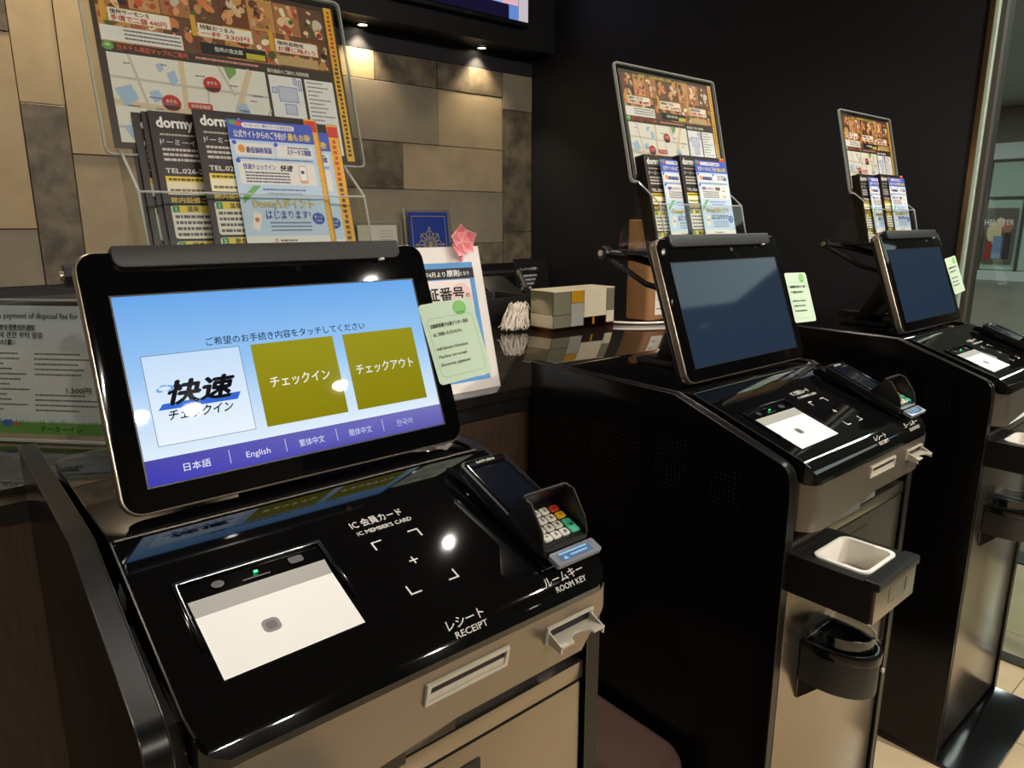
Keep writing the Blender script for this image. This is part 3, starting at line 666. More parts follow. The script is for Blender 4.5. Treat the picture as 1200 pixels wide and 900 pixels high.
# ================================================================== PRINTED MATTER
rn = random.Random(3)
FOOD = [col(204, 92, 66), col(226, 138, 84), col(236, 196, 150), col(120, 70, 40), col(206, 150, 90), col(86, 110, 48), col(240, 226, 200), col(168, 70, 54), col(112, 78, 58), col(228, 170, 120), col(176, 120, 76), col(60, 44, 36)]
def poster():
    s = Sheet(.00012); w, h = .296, .206; BR = col(70, 58, 50)
    s.back(w, h, .0008, BR)
    # food photographs
    z0, z1 = .118, .200
    s.rect(.004, z0, w-.016, z1, col(74, 52, 40))
    pal = [[0, 1, 2, 7], [4, 2, 6, 9], [5, 6, 1, 2], [0, 7, 9, 6], [10, 4, 3, 2], [2, 6, 9, 4], [8, 1, 4, 11], [0, 2, 6, 5]]
    q_ = 0; cw = (w-.022)/8
    for i in range(8):
        for j in range(2):
            p_ = pal[(i*3+j*5) % 8]; a0, b0 = .005+cw*i, z0+(z1-z0)/2*j
            s.poly([(a0+.0004, b0+.0004), (a0+cw-.0004, b0+.0004), (a0+cw-.0004, b0+(z1-z0)/2-.0004), (a0+.0004, b0+(z1-z0)/2-.0004)], FOOD[(4, 10, 8, 3)[(i+3*j) % 4]], lay=1.5)
            for b_ in range(16):
                rx = rn.uniform(.0025, .0085)*(1 if b_ < 9 else .5); ry = rx*rn.uniform(.5, .9); ph = rn.uniform(0, 3.1); cx = a0+rn.uniform(rx, cw-rx); cy = b0+rn.uniform(ry, (z1-z0)/2-ry); m_ = 9
                c = FOOD[rn.choice(p_)] if rn.random() < .8 else rn.choice(FOOD); f_ = rn.uniform(.7, 1.15); c = (min(c[0]*f_, 1), min(c[1]*f_, 1), min(c[2]*f_, 1), 1)
                pts = []
                for e_ in range(m_):
                    an = 6.2832*e_/m_; k_ = rn.uniform(.82, 1.1); u_, v_ = rx*k_*math.cos(an), ry*k_*math.sin(an); pts.append((cx+u_*math.cos(ph)-v_*math.sin(ph), cy+u_*math.sin(ph)+v_*math.cos(ph)))
                q_ += 1; s.poly(pts, c, lay=1.6+q_*.008)
    s.text(.06, .1975, .006, 'お近くで信州の味をお楽しみください', col(240, 214, 90), .02, width=.15)
    gold = col(222, 168, 60); red = col(206, 48, 36)
    for x, y, ww, hh, t1, t2 in ((.016, .142, .066, .016, '信州サーモンを', '手頃で二個 440円'), (.112, .140, .066, .017, '特製おつまみ', '一杯 330円'), (.206, .136, .058, .017, '信州名物を', 'お得に味わう')):
        s.rect(x-.007, y, x-.001, y+hh+.008, gold); s.rect(x, y, x+ww, y+hh, col(248, 242, 226)); s.frame(x, y, x+ww, y+hh, .0007, gold)
        s.text(x+.003, y+hh*.58, .0060, t1, col(80, 50, 40), .02, width=ww*.62); s.text(x+.003, y+hh*.12, .0070, t2, red, .03, width=ww*.88)
    s.rect(.006, .120, .092, .137, col(240, 238, 232))
    for q in range(3): s.greek(.030, .1325-q*.0045, .090, .0018, col(90, 90, 96), rn)
    s.rect(.112, .120, .192, .134, col(36, 34, 34)); s.text(.128, .125, .0062, '信州の魚太郎', col(240, 236, 226), .02, width=.034); s.rect(.166, .121, .190, .128, col(206, 196, 60)); s.rect(.206, .120, .262, .132, col(196, 168, 116))
    # map
    s.rect(.0, .112, w, .1165, BR); s.text(.020, .1112, .0066, '当ホテル周辺マップのご案内', col(236, 110, 90), .03, width=.075); s.greek(.104, .1125, .180, .0026, col(222, 150, 140), rn)
    s.oval(.011, .114, .006, .005, col(110, 170, 90)); s.oval(.011, .115, .003, .002, col(180, 220, 150))
    mx0, my0, mx1, my1 = .008, .007, .186, .107
    s.rect(mx0, my0, mx1, my1, col(238, 234, 222))
    rd = col(226, 204, 166); gy = col(206, 200, 188)
    for a, b, t in (((mx0, .052), (mx1, .040), .007), ((.083, my0), (.086, my1), .006), ((.124, my0), (.167, my1), .007), ((.052, my0), (.030, my1), .003), ((mx0, .080), (mx1, .075), .003), ((.144, .072), (.128, my1), .003), ((mx0, .024), (.12, .030), .003), ((.105, my0), (.112, .075), .002), ((.16, my0), (mx1, .060), .003)): s.line(a, b, t, rd if t > .004 else gy)
    bl = col(172, 198, 226)
    for x, y, a, b in ((.018, .060, .016, .013), (.050, .062, .010, .008), (.072, .085, .008, .010), (.060, .096, .006, .006), (.120, .018, .018, .012), (.020, .020, .014, .009), (.148, .054, .012, .011), (.066, .012, .010, .007)): s.poly([(x, y-b), (x+a, y-.2*b), (x+.6*a, y+b), (x-.5*a, y+.5*b)], bl)
    s.poly([(.140, .092), (.149, .100), (.150, .107), (.134, .107)], col(130, 172, 96))
    for x, y in ((.068, .056), (.118, .083)): s.oval(x, y, .0105, .0095, col(196, 54, 40)); s.poly([(x-.0098, y-.0035), (x-.006, y-.008), (x+.006, y-.008), (x+.0098, y-.0035)], col(60, 44, 40)); s.text(x, y, .0048, 'ホテル', WHITE, .03, width=.012, align='c')
    s.rr(.086, .051, .114, .059, .002, red); s.text(.100, .053, .0046, '信州名物店', WHITE, .02, width=.022, align='c')
    for q in range(26): x, y = rn.uniform(mx0+.004, mx1-.02), rn.uniform(my0+.004, my1-.006); s.greek(x, y, x+rn.uniform(.006, .014), .0016, col(110, 116, 140), rn)
    # floor plan
    s.text(.190, .1085, .0055, '館内施設のご案内と利用時間', col(236, 232, 222), .02, width=.055)
    s.rect(.190, .050, .234, .105, col(240, 240, 240)); s.rect(.238, .007, .278, .105, col(240, 240, 238)); s.rect(.190, .007, .234, .046, col(236, 238, 240))
    pb = col(148, 156, 202)
    for a in ((.200, .072, .226, .092), (.192, .082, .199, .090), (.228, .088, .233, .102), (.206, .056, .222, .070), (.222, .095, .227, .104)): s.frame(*a, .0012, pb); s.rect(a[0]+.0012, a[1]+.0012, a[2]-.0012, a[3]-.0012, col(206, 210, 230))
    for q in range(17): s.greek(.241, .100-q*.0054, .241+rn.uniform(.012, .034), .0017, col(130, 130, 140), rn)
    for q in range(6): s.greek(.193, .040-q*.0054, .193+rn.uniform(.02, .038), .0017, col(130, 130, 140), rn)
    # orange right strip
    s.rect(w-.014, 0, w-.003, h, col(234, 184, 60))
    for q in range(34): y = h-.008-q*.0058; s.rect(w-.0105+rn.uniform(-.0012, .0012), y, w-.0065, y+.0036, red if q < 12 else col(90, 60, 30))
    return s
def leaflet():
    s = Sheet(.00010); w, h = .150, .186; BR = col(42, 30, 25)
    s.back(w, h, .0016, BR)
    s.text(.0075, h-.0180, .0170, 'dormy inn', col(240, 238, 232), .05, width=.060)
    s.greek(.009, h-.027, .050, .0020, col(190, 180, 170), rn); s.text(.008, h-.0375, .0078, 'ドーミーイン長野', col(226, 220, 212), .02, width=.064)
    for q in range(3): s.greek(.009, h-.0445-q*.0058, .080, .0030, col(206, 198, 188), rn)
    s.text(.0085, h-.0700, .0078, 'TEL.026-221-5489', col(236, 230, 222), .03, width=.074)
    s.rect(.007, h-.0800, .128, h-.0735, col(240, 214, 60)); s.rect(.007, h-.0945, .128, h-.0800, col(246, 238, 200)); s.greek(.010, h-.0785, .10, .0028, col(96, 80, 30), rn); s.greek(.010, h-.0910, .11, .0030, col(120, 100, 60), rn)
    s.text(.0085, h-.1035, .0070, '館内設備ご案内', col(236, 206, 90), .02, width=.056)
    for k, zt, nm in ((0, h-.1065, '温泉'), (1, h-.1480, '朝食と夜鳴きそば')):
        s.rr(.007, zt-.0385, .128, zt, .003, col(238, 234, 220)); s.rect(.0085, zt-.0085, .128, zt-.0005, col(240, 214, 60)); s.rect(.0085, zt-.0085, .0160, zt-.0005, col(60, 150, 70)); s.text(.0122, zt-.0070, .0065, str(k+1), WHITE, .02, align='c')
        s.text(.024, zt-.0070, .0068, nm, INK, .02)
        for q in range(4 if k == 0 else 4): s.greek(.010, zt-.0150-q*.0068, .124 if q % 2 else .100, .0034, col(96, 92, 86), rn)
    s.rect(.134, 0, .1495, h, col(238, 178, 54)); s.rect(.1345, h-.016, .149, h-.002, col(214, 60, 40))
    for q in range(22): y = h-.024-q*.0070; s.rect(.1390+rn.uniform(-.001, .001), y, .1440, y+.0046, col(214, 80, 30) if q < 8 else col(112, 78, 30))
    return s
def flyer():
    s = Sheet(.00010); w, h = .106, .150
    s.back(w, h, .0007, col(196, 220, 242))
    bl = col(66, 90, 196)
    s.rect(0, h-.024, w, h, bl); s.rr(.017, h-.0092, .082, h-.003, .003, WHITE); s.text(.050, h-.0078, .0044, 'ドーミーイン・野乃リゾートに泊まるなら', bl, .01, width=.058, align='c')
    s.oval(.007, h-.004, .005, .003, col(80, 170, 90)); s.oval(.013, h-.005, .004, .003, col(220, 80, 60))
    s.text(.006, h-.0205, .0096, '公式サイトからのご予約が', WHITE, .03, width=.064); s.text(.072, h-.0205, .0096, '最もお得!', col(250, 226, 80), .03, width=.029)
    for x0, x1, t in ((.005, .051, '最低価格保証'), (.055, .101, 'ステータス制度')):
        s.rr(x0, h-.0425, x1, h-.0275, .002, WHITE); s.text(x1-.002, h-.0385, .0078, t, col(40, 70, 170), .03, width=(x1-x0)*.68, align='r'); s.oval(x0, h-.0275, .0026, .0026, bl)
        s.oval(x0+.0075, h-.0345, .0042, .0048, col(232, 156, 50)) if x0 < .03 else s.greek(x0+.014, h-.031, x1-.004, .0018, col(80, 90, 120), rn)
    s.greek(.006, h-.0465, .100, .0016, col(70, 80, 140), rn)
    s.rr(.005, h-.0765, .101, h-.049, .003, WHITE); s.oval(.006, h-.049, .0028, .0028, bl); s.text(.011, h-.0585, .0076, '快適チェックイン', col(40, 70, 170), .02, width=.039); s.text(.056, h-.0590, .0080, '快速', INK, .05, width=.016, shear=.3)
    for q in range(4): s.greek(.012, h-.0635-q*.0036, .066, .0019, col(90, 96, 120), rn)
    s.rr(.079, h-.074, .0895, h-.0515, .002, col(226, 180, 150)); s.rr(.080, h-.070, .0885, h-.053, .0015, col(250, 250, 250)); s.greek(.0815, h-.062, .087, .0040, col(80, 80, 90), rn)
    s.poly([(.0045, h-.100), (.0045, h-.092), (.019, h-.0785), (.028, h-.0785)], col(110, 180, 90))
    s.greek(.030, h-.0835, .084, .0019, col(80, 110, 170), rn); s.greek(.036, h-.0885, .078, .0019, col(80, 110, 170), rn)
    for dx_, dy_, c, b in ((0, 0, col(40, 96, 190), .075), (0, 0, col(250, 226, 70), .02)): s.text(.053, h-.1040, .0128, "Dormy'sポイント", c, b, width=.076, align='c')
    for c, b in ((col(250, 250, 252), .085), (col(40, 84, 180), .025)): s.text(.056, h-.1175, .0120, 'はじまります!', c, b, width=.056, align='c')
    s.oval(.0945, h-.1175, .0082, .0075, col(40, 84, 180)); s.text(.0945, h-.1165, .0036, '詳しくは', WHITE, .02, width=.010, align='c'); s.text(.0945, h-.1215, .0036, 'こちら', WHITE, .02, width=.008, align='c')
    s.poly([(.009, h-.129), (.018, h-.132), (.0235, h-.112), (.0145, h-.109)], col(246, 240, 226)); s.oval(.0165, h-.119, .0028, .0028, col(226, 120, 70))
    for q in range(3): s.greek(.032, h-.1235-q*.0046, .084, .0018, col(90, 110, 150), rn)
    s.rect(0, 0, w, .0115, WHITE); s.oval(.036, .0058, .0022, .0022, col(150, 80, 80)); s.oval(.036, .0058, .0013, .0013, WHITE); s.greek(.041, .0045, .062, .0024, col(120, 110, 110), rn)
    return s
POSTER = finish('poster_source', poster().mesh('poster'), 'print_gloss', None); LEAF = finish('leaf_source', leaflet().mesh('leaflet'), 'print_gloss', None); FLY = finish('fly_source', flyer().mesh('flyer'), 'print_gloss', None)
def place(src, name, M, label, cat, group):
    o = bpy.data.objects.new(name, src.data); C.objects.link(o); o.matrix_world = M; ROOTM[o] = M.copy(); return tag(o, label, cat, group)
HL = R(14.5)
def holder(dx, k, A, B, FL):
    M = FR((dx, .826, 1.3055), HL); nm = ('nearest', 'middle', 'farthest')[k]
    t = root('brochure_holder', M @ Matrix.Translation((.33, .03, 0)), 'clear acrylic leaflet holder on top of the %s kiosk screen' % nm, 'leaflet holder', 'acrylic leaflet holders')
    x0, x1, d = .200, .470, .056
    P('bottom', 'acrylic', t, box, x0, x1, 0, d, 0, .003, M=M)
    P('back_panel', 'acrylic', t, box, x0, x1, d-.003, d, .0031, .190, M=M)
    P('front_panel', 'acrylic', t, box, x0+.003, x1-.003, 0, .003, .0031, .088, M=M)
    for x in (x0, x1-.003):
        P('side_panel', 'acrylic', t, prism, [(0, .0031), (d-.0031, .0031), (d-.0031, .150), (.040, .140), (.018, .112), (0, .088)], 'x', x, x+.0029, M=M)
    def edges(bm):
        tube(bm, [(x0+.0015, .0, .003), (x0+.0015, 0, .088), (x0+.0015, .018, .112), (x0+.0015, .040, .140), (x0+.0015, d-.003, .150)], .0016, 6, M=M)
        tube(bm, [(x1-.0015, .0, .003), (x1-.0015, 0, .088), (x1-.0015, .018, .112), (x1-.0015, .040, .140), (x1-.0015, d-.003, .150)], .0016, 6, M=M)
        tube(bm, [(x0, .001, .088), (x1, .001, .088)], .0013, 6, M=M)
    P('polished_edge', 'acrylic_edge', t, edges)
    # rear leg: clear plate standing behind
    T = Matrix.Translation((dx, 0, 0))
    for x in (.205, .455): P('rear_leg', 'acrylic', t, prism, [(.886, 1.3055), (.945, 1.3055), (.945, 1.335), (.925, 1.365), (.905, 1.37)], 'x', x, x+.003, M=T)
    for i, (x, y) in enumerate(A): place(LEAF, 'leaflet', M @ Matrix.Translation((x, y, .0034)), 'brown hotel leaflet in the left stack of the %s holder' % nm, 'leaflet', 'left leaflet stack of the %s holder' % nm)
    for i, (x, y) in enumerate(B): place(LEAF, 'leaflet', M @ Matrix.Translation((x, y, .0034)), 'brown hotel leaflet in the right stack of the %s holder' % nm, 'leaflet', 'right leaflet stack of the %s holder' % nm)
    for i, (x, y, z, lb) in enumerate(FL): place(FLY, 'flyer', M @ Matrix.Translation((x, y, z)), lb, 'flyer', 'blue flyers on the leaflets')
    # poster in its clear sleeve, fixed behind
    PMx = FR((dx+.1965, .9075, 1.4385), R(14)); pl = tag(place(POSTER, 'poster', PMx, 'food and map poster in a clear sleeve above the %s kiosk' % nm, 'poster', 'posters above the kiosks'))
    sl = root('poster_sleeve', PMx, 'clear hard plastic sleeve round the poster of the %s kiosk' % nm, 'sleeve', 'clear poster sleeves')
    P('front_sheet', 'acrylic', sl, prism, rrect(-.010, .306, -.008, .216, .008, 4), 'y', -.0030, -.0024, M=PMx)
    P('back_sheet', 'acrylic', sl, prism, rrect(-.010, .306, -.008, .216, .008, 4), 'y', .0014, .0022, M=PMx)
    P('sleeve_edge', 'acrylic_edge', sl, ring, rrect(-.0105, .3065, -.0085, .2165, .008, 4), rrect(-.0085, .3045, -.0065, .2145, .0065, 4), 'y', -.0032, .0024, M=PMx)
holder(DX[0], 0, [(.2145, .046), (.2185, .042), (.2275, .037), (.2330, .033)], [(.312, .0290), (.280, .0215), (.276, .0165)], [(.3115, .0125, .030, 'blue flyer lying in front of the brown leaflets in the nearest holder'), (.340, .0270, .028, 'blue flyer tucked behind the right leaflets in the nearest holder')])
holder(DX[1], 1, [(.206+.0012*i, .049-.0042*i) for i in range(6)], [(.300+.0014*i, .0255-.0034*i) for i in range(4)], [(.249, .0205, .030, 'blue flyer on the left leaflet stack of the middle holder'), (.3450, .0105, .030, 'blue flyer on the right leaflet stack of the middle holder')])
holder(DX[2], 2, [(.206+.0012*i, .049-.0042*i) for i in range(6)], [(.306+.0014*i, .0255-.0034*i) for i in range(4)], [(.249, .0205, .030, 'blue flyer on the left leaflet stack of the farthest holder'), (.350, .0105, .030, 'blue flyer on the right leaflet stack of the farthest holder')])
for o in (POSTER, LEAF, FLY): bpy.data.objects.remove(o)

# green notice cards at the right edge of the screens
def card():
    s = Sheet(.00010); w, h = .086, .106; g = col(204, 226, 200); dk = col(56, 70, 56); lg = col(140, 190, 140)
    s.back(w, h, .0006, g, .006)
    ou = rrect(.006, w-.006, .008, h-.020, .008, 4); inn = rrect(.0066, w-.0066, .0086, h-.0206, .0075, 4)
    n = len(ou); s.poly(ou+inn, lg, faces=[(i, (i+1) % n, n+(i+1) % n, n+i) for i in range(n)])
    s.oval(w*.73, h-.012, .0105, .0095, col(110, 190, 96)); s.oval(w*.73, h-.012, .0092, .0082, col(140, 208, 118)); s.rr(w*.73-.007, h-.019, w*.73+.007, h-.0165, .001, col(110, 176, 96))
    s.text(.010, h-.0325, .0058, '自動精算機では電子マネー決済', dk, .02, width=.060); s.text(.011, h-.0435, .0054, 'はご利用いただけません', dk, .02, width=.046)
    for q, t in enumerate(('Self-Service Checkout', 'Machine not accept', 'Electronic payment')): s.text(.010, h-.0620-q*.0105, .0056, t, dk, .01, width=(.050, .045, .047)[q])
    return s
CARD = card()
for k, (dx, ox, lb) in enumerate(((DX[0], .498, 'pale green notice card stuck to the nearest screen in front of the white framed notice'), (DX[1], .507, 'curled pale green notice card stuck to the right edge of the middle screen'), (DX[2], .510, 'pale green notice card stuck to the right edge of the farthest screen'))):
    M = Matrix.Translation((dx, 0, 0)) @ MM @ Matrix.Translation((ox, -.0032, .073)) @ Matrix.Rotation(R((-4, 2, -5)[k]), 4, 'Y')
    sheet('notice_card', CARD, M, 'print_paper', None, lb, 'notice card', 'green notice cards')

# ================================================================== COUNTER THINGS
# white framed notice with a paper flower
NM = FR((.690, 1.100, ZT+.0005), R(14.5))
s = Sheet(.00012); fwid, fhei = .212, .290
s.back(fwid, fhei, .012, col(232, 226, 220)); s.frame(0, 0, fwid, fhei, .0012, col(210, 202, 194))
s.rect(.018, .020, .190, .258, col(92, 156, 214)); s.rect(.026, .028, .178, .224, col(240, 232, 226)); s.rect(.018, .226, .190, .247, col(42, 40, 42)); s.oval(.152, .188, .026, .030, col(240, 208, 204))
s.text(.040, .2315, .011, '令和5年4月より', WHITE, .03, width=.080); s.text(.124, .2315, .014, '原則', WHITE, .05, width=.030); s.text(.156, .2325, .009, 'となり', WHITE, .02, width=.022)
s.text(.040, .186, .028, '暗証番号', col(46, 38, 36), .035, width=.118); s.text(.162, .188, .011, 'の', col(46, 38, 36), .03); s.text(.060, .150, .026, 'がない', col(46, 38, 36), .035, width=.075)
for q in range(6): s.greek(.036, .120-q*.014, .165, .006, col(90, 84, 84), rn)
sheet('framed_notice', s, NM, 'print_paper', None, 'white framed notice with blue bordered print leaning behind the nearest screen', 'notice')
P_ = NM @ Matrix.Translation((.133, -.006, .282)) @ Matrix.Rotation(R(9), 4, 'Y')
fl = root('paper_flower', P_, 'pink folded paper flower on the corner of the white framed notice', 'paper flower')
for q in range(5):
    an = R(90+72*q+12); L = (.032, .030, .037, .030, .034)[q]
    bm = bmesh.new(); c = Vector((.028, -.006, .020)); d = Vector((math.cos(an), 0, math.sin(an))); n = Vector((-d.z, 0, d.x))
    v = [c, c+d*L*.55+n*L*.50+Vector((0, -.004, 0)), c+d*L+Vector((0, -.010, 0)), c+d*L*.55-n*L*.50+Vector((0, -.004, 0)), c+d*L*.6+Vector((0, .002, 0))]
    vs = [bm.verts.new(p) for p in v]; bm.faces.new((vs[0], vs[1], vs[4])); bm.faces.new((vs[1], vs[2], vs[4])); bm.faces.new((vs[2], vs[3], vs[4])); bm.faces.new((vs[3], vs[0], vs[4]))
    bmesh.ops.recalc_face_normals(bm, faces=bm.faces); bmesh.ops.solidify(bm, geom=bm.faces[:], thickness=.0008); bm.transform(P_)
    pt = obj('petal', bm, 'origami', fl, ang=10)
    P('petal_edge', 'origami_edge', pt, tube, [P_ @ (p+Vector((0, -.0006, 0))) for p in (v[0], v[1], v[2], v[3], v[0])], .0007, 5)
P('stem_clip', 'origami', fl, box, .024, .030, -.006, -.002, -.02, .012, M=P_)
# mirrored glass block
gx, gy, gl, gd, gh = 1.474, 1.545, .272, .105, .122
gb = root('glass_block_lantern', (gx+gl/2, gy+gd/2, ZT), 'oblong block of gold, silver and clear glass panels on the counter', 'glass block')
P('core', 'mirror_copper', gb, box, gx+.004, gx+gl-.004, gy+.004, gy+gd-.004, ZT+.012, ZT+gh-.004)
P('wooden_base', 'mirror_copper', gb, box, gx, gx+gl, gy, gy+gd, ZT, ZT+.0118, .001)
def gp(m, x0, x1, z0, z1): P('glass_panel', m, gb, box, gx+x0*gl+.0006, gx+x1*gl-.0006, gy, gy+.0039, ZT+.012+z0*(gh-.012), ZT+.012+z1*(gh-.012)-.001, .0006, 1)
for m, a, b, c, d in (('mirror_grey', 0, .27, .36, 1), ('mirror_grey', 0, .27, 0, .355), ('mirror_gold', .275, .48, .66, 1), ('mirror_silver', .275, .48, 0, .655), ('mirror_cream', .485, .86, .22, 1), ('mirror_copper', .485, .62, 0, .215), ('mirror_gold', .63, .66, 0, .215), ('mirror_copper', .67, .78, 0, .215), ('mirror_copper', .785, .86, 0, .215), ('mirror_grey', .865, 1, .36, 1), ('mirror_cream', .865, 1, 0, .355)): gp(m, a, b, c, d)
for m, c, d in (('mirror_grey', .36, 1), ('mirror_cream', 0, .355)): P('glass_panel', m, gb, box, gx, gx+.0039, gy+.005, gy+gd-.001, ZT+.012+c*(gh-.012), ZT+.012+d*(gh-.012)-.001, .0006, 1)
P('top_panel', 'mirror_cream', gb, box, gx, gx+gl, gy, gy+gd, ZT+gh-.0008, ZT+gh+.003, .001, 1)
# white paper tassel beside the block
def tassel(bm):
    r = random.Random(5)
    for i in range(190):
        x, y = 1.425+r.uniform(-.012, .034), 1.66+r.uniform(-.02, .03); h = r.uniform(.045, .088); a = r.uniform(-.050, .006)
        tube(bm, smooth([(x+.012, y+.004, ZT+h*.8), (x+r.uniform(-.004, .008), y, ZT+h), (x+a*.5, y-.006, ZT+h*.72), (x+a*.9, y-r.uniform(.004, .018), ZT+h*.3+.002), (x+a*r.uniform(.8, 1.3), y-r.uniform(.006, .022), ZT+.003+r.uniform(0, .014))], 3), .0009, 4)
P('tassel_bundle', 'tassel', None, tassel); tag(bpy.data.objects['tassel_bundle'], 'bundle of white paper strips left of the glass block', 'paper bundle')
# kraft dispenser with label, cable
kb = root('kraft_dispenser', (1.895, 1.53, ZT), 'tall brown dispenser with a white label behind the middle screen', 'dispenser')
P('foot', 'satin_black', kb, disc, (1.895, 1.53, ZT), .042, .010, 'z', 24, .002)
P('dispenser_body', 'kraft', kb, prism, rrect(1.838, 1.952, 1.475, 1.585, .022, 5), 'z', ZT+.0102, ZT+.335, .006, 3)
s = Sheet(.0001); s.back(.062, .080, .0004, col(226, 220, 208)); 
for q in range(4): s.greek(.008, .066-q*.006, .008+.02+.01*(q % 2), .0026, col(100, 94, 88), rn)
s.greek(.008, .018, .034, .004, col(80, 74, 68), rn)
sheet('label', s, FR((1.866, 1.4742, ZT+.028)), 'print_paper', kb)
P('power_cable', 'cable_white', None, tube, smooth([(1.76, 1.60, ZT+.004), (1.80, 1.52, ZT+.004), (1.88, 1.462, ZT+.004), (1.98, 1.455, ZT+.004), (2.06, 1.50, ZT+.004)], 6), .0038, 8)
tag(bpy.data.objects['power_cable'], 'white cable lying on the counter in front of the brown dispenser', 'cable')
# blue booklet and white card in clear stands on the back cabinet
def stand(name, x, z0, w_, h_, sh, label, cat):
    M = FR((x, 2.655, z0), R(6)); t = root('clear_display_stand', M, 'clear acrylic stand holding the ' + label[1], 'display stand', 'clear stands on the back cabinet')
    P('front_plate', 'acrylic', t, box, -.020, w_+.020, -.006, -.003, 0, h_+.018, M=M); P('back_plate', 'acrylic', t, box, -.020, w_+.020, .004, .007, 0, h_+.018, M=M); P('stand_foot', 'acrylic', t, box, -.020, w_+.020, -.0030, .055, 0, .003, M=FR((x, 2.655, z0)))
    P('polished_edge', 'acrylic_edge', t, ring, [(-.021, -.0), (w_+.021, -.0), (w_+.021, h_+.019), (-.021, h_+.019)], [(-.019, .001), (w_+.019, .001), (w_+.019, h_+.017), (-.019, h_+.017)], 'y', -.006, .007, M=M)
    sheet(name, sh, M @ Matrix.Translation((0, 0, .0035)), 'print_paper', None, label[0], cat)
s = Sheet(.00012); bw, bh = .205, .270; s.back(bw, bh, .002, col(24, 62, 170)); gd_ = col(184, 164, 104)
s.frame(.014, .012, bw-.014, bh-.016, .003, gd_)
c0 = Vector((bw/2, .130))
for q in range(8):
    a = R(90+45*q); d = Vector((math.cos(a), math.sin(a))); n = Vector((-d.y, d.x)); L = .066 if q % 2 == 0 else .054
    s.line(c0+d*.026, c0+d*L, .005, gd_)
    for sg in (-1, 1):
        pts = [c0+d*(.030+.030*t_)+n*sg*(.004+.014*math.sin(t_*3.0)) for t_ in (0, .25, .5, .75, 1)]
        for a_, b_ in zip(pts, pts[1:]): s.line(a_, b_, .0038, gd_)
    tpv = c0+d*(L+.004); s.poly([tpv+n*.007, tpv+d*.010, tpv-n*.007, tpv-d*.006], gd_)
for r0 in (.022, .030):
    for q in range(20): a, b = R(18*q), R(18*q+18); s.line(c0+Vector((math.cos(a), math.sin(a)))*r0, c0+Vector((math.cos(b), math.sin(b)))*r0, .0035, gd_)
s.oval(c0.x, c0.y, .012, .016, gd_)
stand('booklet', 1.688, 1.1255, bw, bh, s, ('royal blue booklet with gold crest standing before the tiles', 'blue booklet with gold crest'), 'booklet')
s = Sheet(.00012); s.back(.185, .215, .001, col(232, 226, 212))
for q in range(5): s.greek(.100, .190-q*.012, .165, .004, col(190, 184, 172), rn)
stand('paper_card', 1.440, 1.1255, .185, .215, s, ('plain white card standing left of the blue booklet', 'plain white card'), 'card')
# black sign, tray, phone at the back of the counter
s = Sheet(.00012); s.back(.205, .185, .006, col(18, 18, 20)); wt = col(196, 194, 190)
s.text(.028, .138, .013, 'チェックインのお客様へ', wt, .01, width=.110)
for q in range(5): s.greek(.028, .112-q*.016, .13-.012*q, .008, col(170, 168, 166), rn)
sheet('black_sign', s, FR((1.850, 2.14, ZT+.0005), R(8), R(8)), 'print_paper', None, 'small black sign with white lettering behind the glass block', 'sign')
tr = root('black_tray', (1.44, 1.90, ZT), 'low black tray beside the white paper bundle', 'tray')
P('tray_floor', 'satin_black', tr, box, 1.345, 1.60, 1.78, 1.98, ZT, ZT+.004); P('tray_wall', 'satin_black', tr, ring, rrect(1.345, 1.60, 1.78, 1.98, .012), rrect(1.350, 1.595, 1.785, 1.975, .010), 'z', ZT+.0041, ZT+.088, .002)
P('tray_handle', 'bar_grey', tr, box, 1.50, 1.54, 1.7775, 1.780, ZT+.066, ZT+.074, .001)
ph = root('desk_phone', (1.70, 2.05, ZT), 'dark desk phone with a grey handset behind the black tray', 'phone')
P('phone_base', 'satin_black', ph, prism, [(1.96, ZT), (2.14, ZT), (2.14, ZT+.125), (2.10, ZT+.125), (1.96, ZT+.06)], 'x', 1.60, 1.74, .004); P('handset', 'bar_grey', ph, tube, [(1.752, 1.985, ZT+.085), (1.775, 2.03, ZT+.112), (1.80, 2.085, ZT+.140)], [.011, .009, .011], 10); P('cradle_arm', 'satin_black', ph, box, 1.741, 1.790, 2.00, 2.07, ZT, ZT+.078, .003)
# disposal-fee notice in a clear stand at left
LM = FR((-.02, 1.409, ZT+.002), R(9), R(-47))
s = Sheet(.00012); nw, nh = .335, .195; s.back(nw, nh, .001, col(220, 227, 228))
s.text(.141, .1755, .0125, 'a payment of disposal fee for baggage', INK, .012, width=.168)
s.text(.120, .1575, .0105, '关于行李处理费用的通知', INK, .010, width=.080); s.text(.110, .1465, .0105, '짐 처분에 관한 부탁 말씀', INK, .010, width=.103); s.text(.105, .1355, .0100, 'お荷物処分料のお願い', INK, .010, width=.062)
for x0, x1, n in ((.010, .090, 12), (.100, .190, 12), (.198, .318, 12)):
    s.rect(x0-.003, .030, x1+.003, .128, col(230, 230, 224))
    for q in range(n):
        if 5 <= q <= 7 and x0 > .19: continue
        s.greek(x0, .121-q*.0078, x1-rn.uniform(0, .05), .0026, col(110, 116, 122), rn)
s.text(.250, .0640, .0105, '1,500円', INK, .008, width=.040)
gr = col(104, 158, 72); s.rect(0, 0, nw, .017, gr)
for q in range(90): x = nw*q/90; s.poly([(x, .0165), (x+.0036, .0165), (x+rn.uniform(0, .0036), .017+rn.uniform(.002, .007))], gr)
s.text(.208, .0045, .0105, 'ドーミーイン', INK, .012, width=.066); s.oval(.150, .016, .010, .005, col(70, 110, 190)); s.oval(.165, .015, .005, .003, col(206, 90, 60))
sheet('fee_notice', s, LM @ Matrix.Translation((.003, 0, .012)), 'print_gloss', None, 'multilingual fee notice with green grass border left of the nearest screen', 'notice')
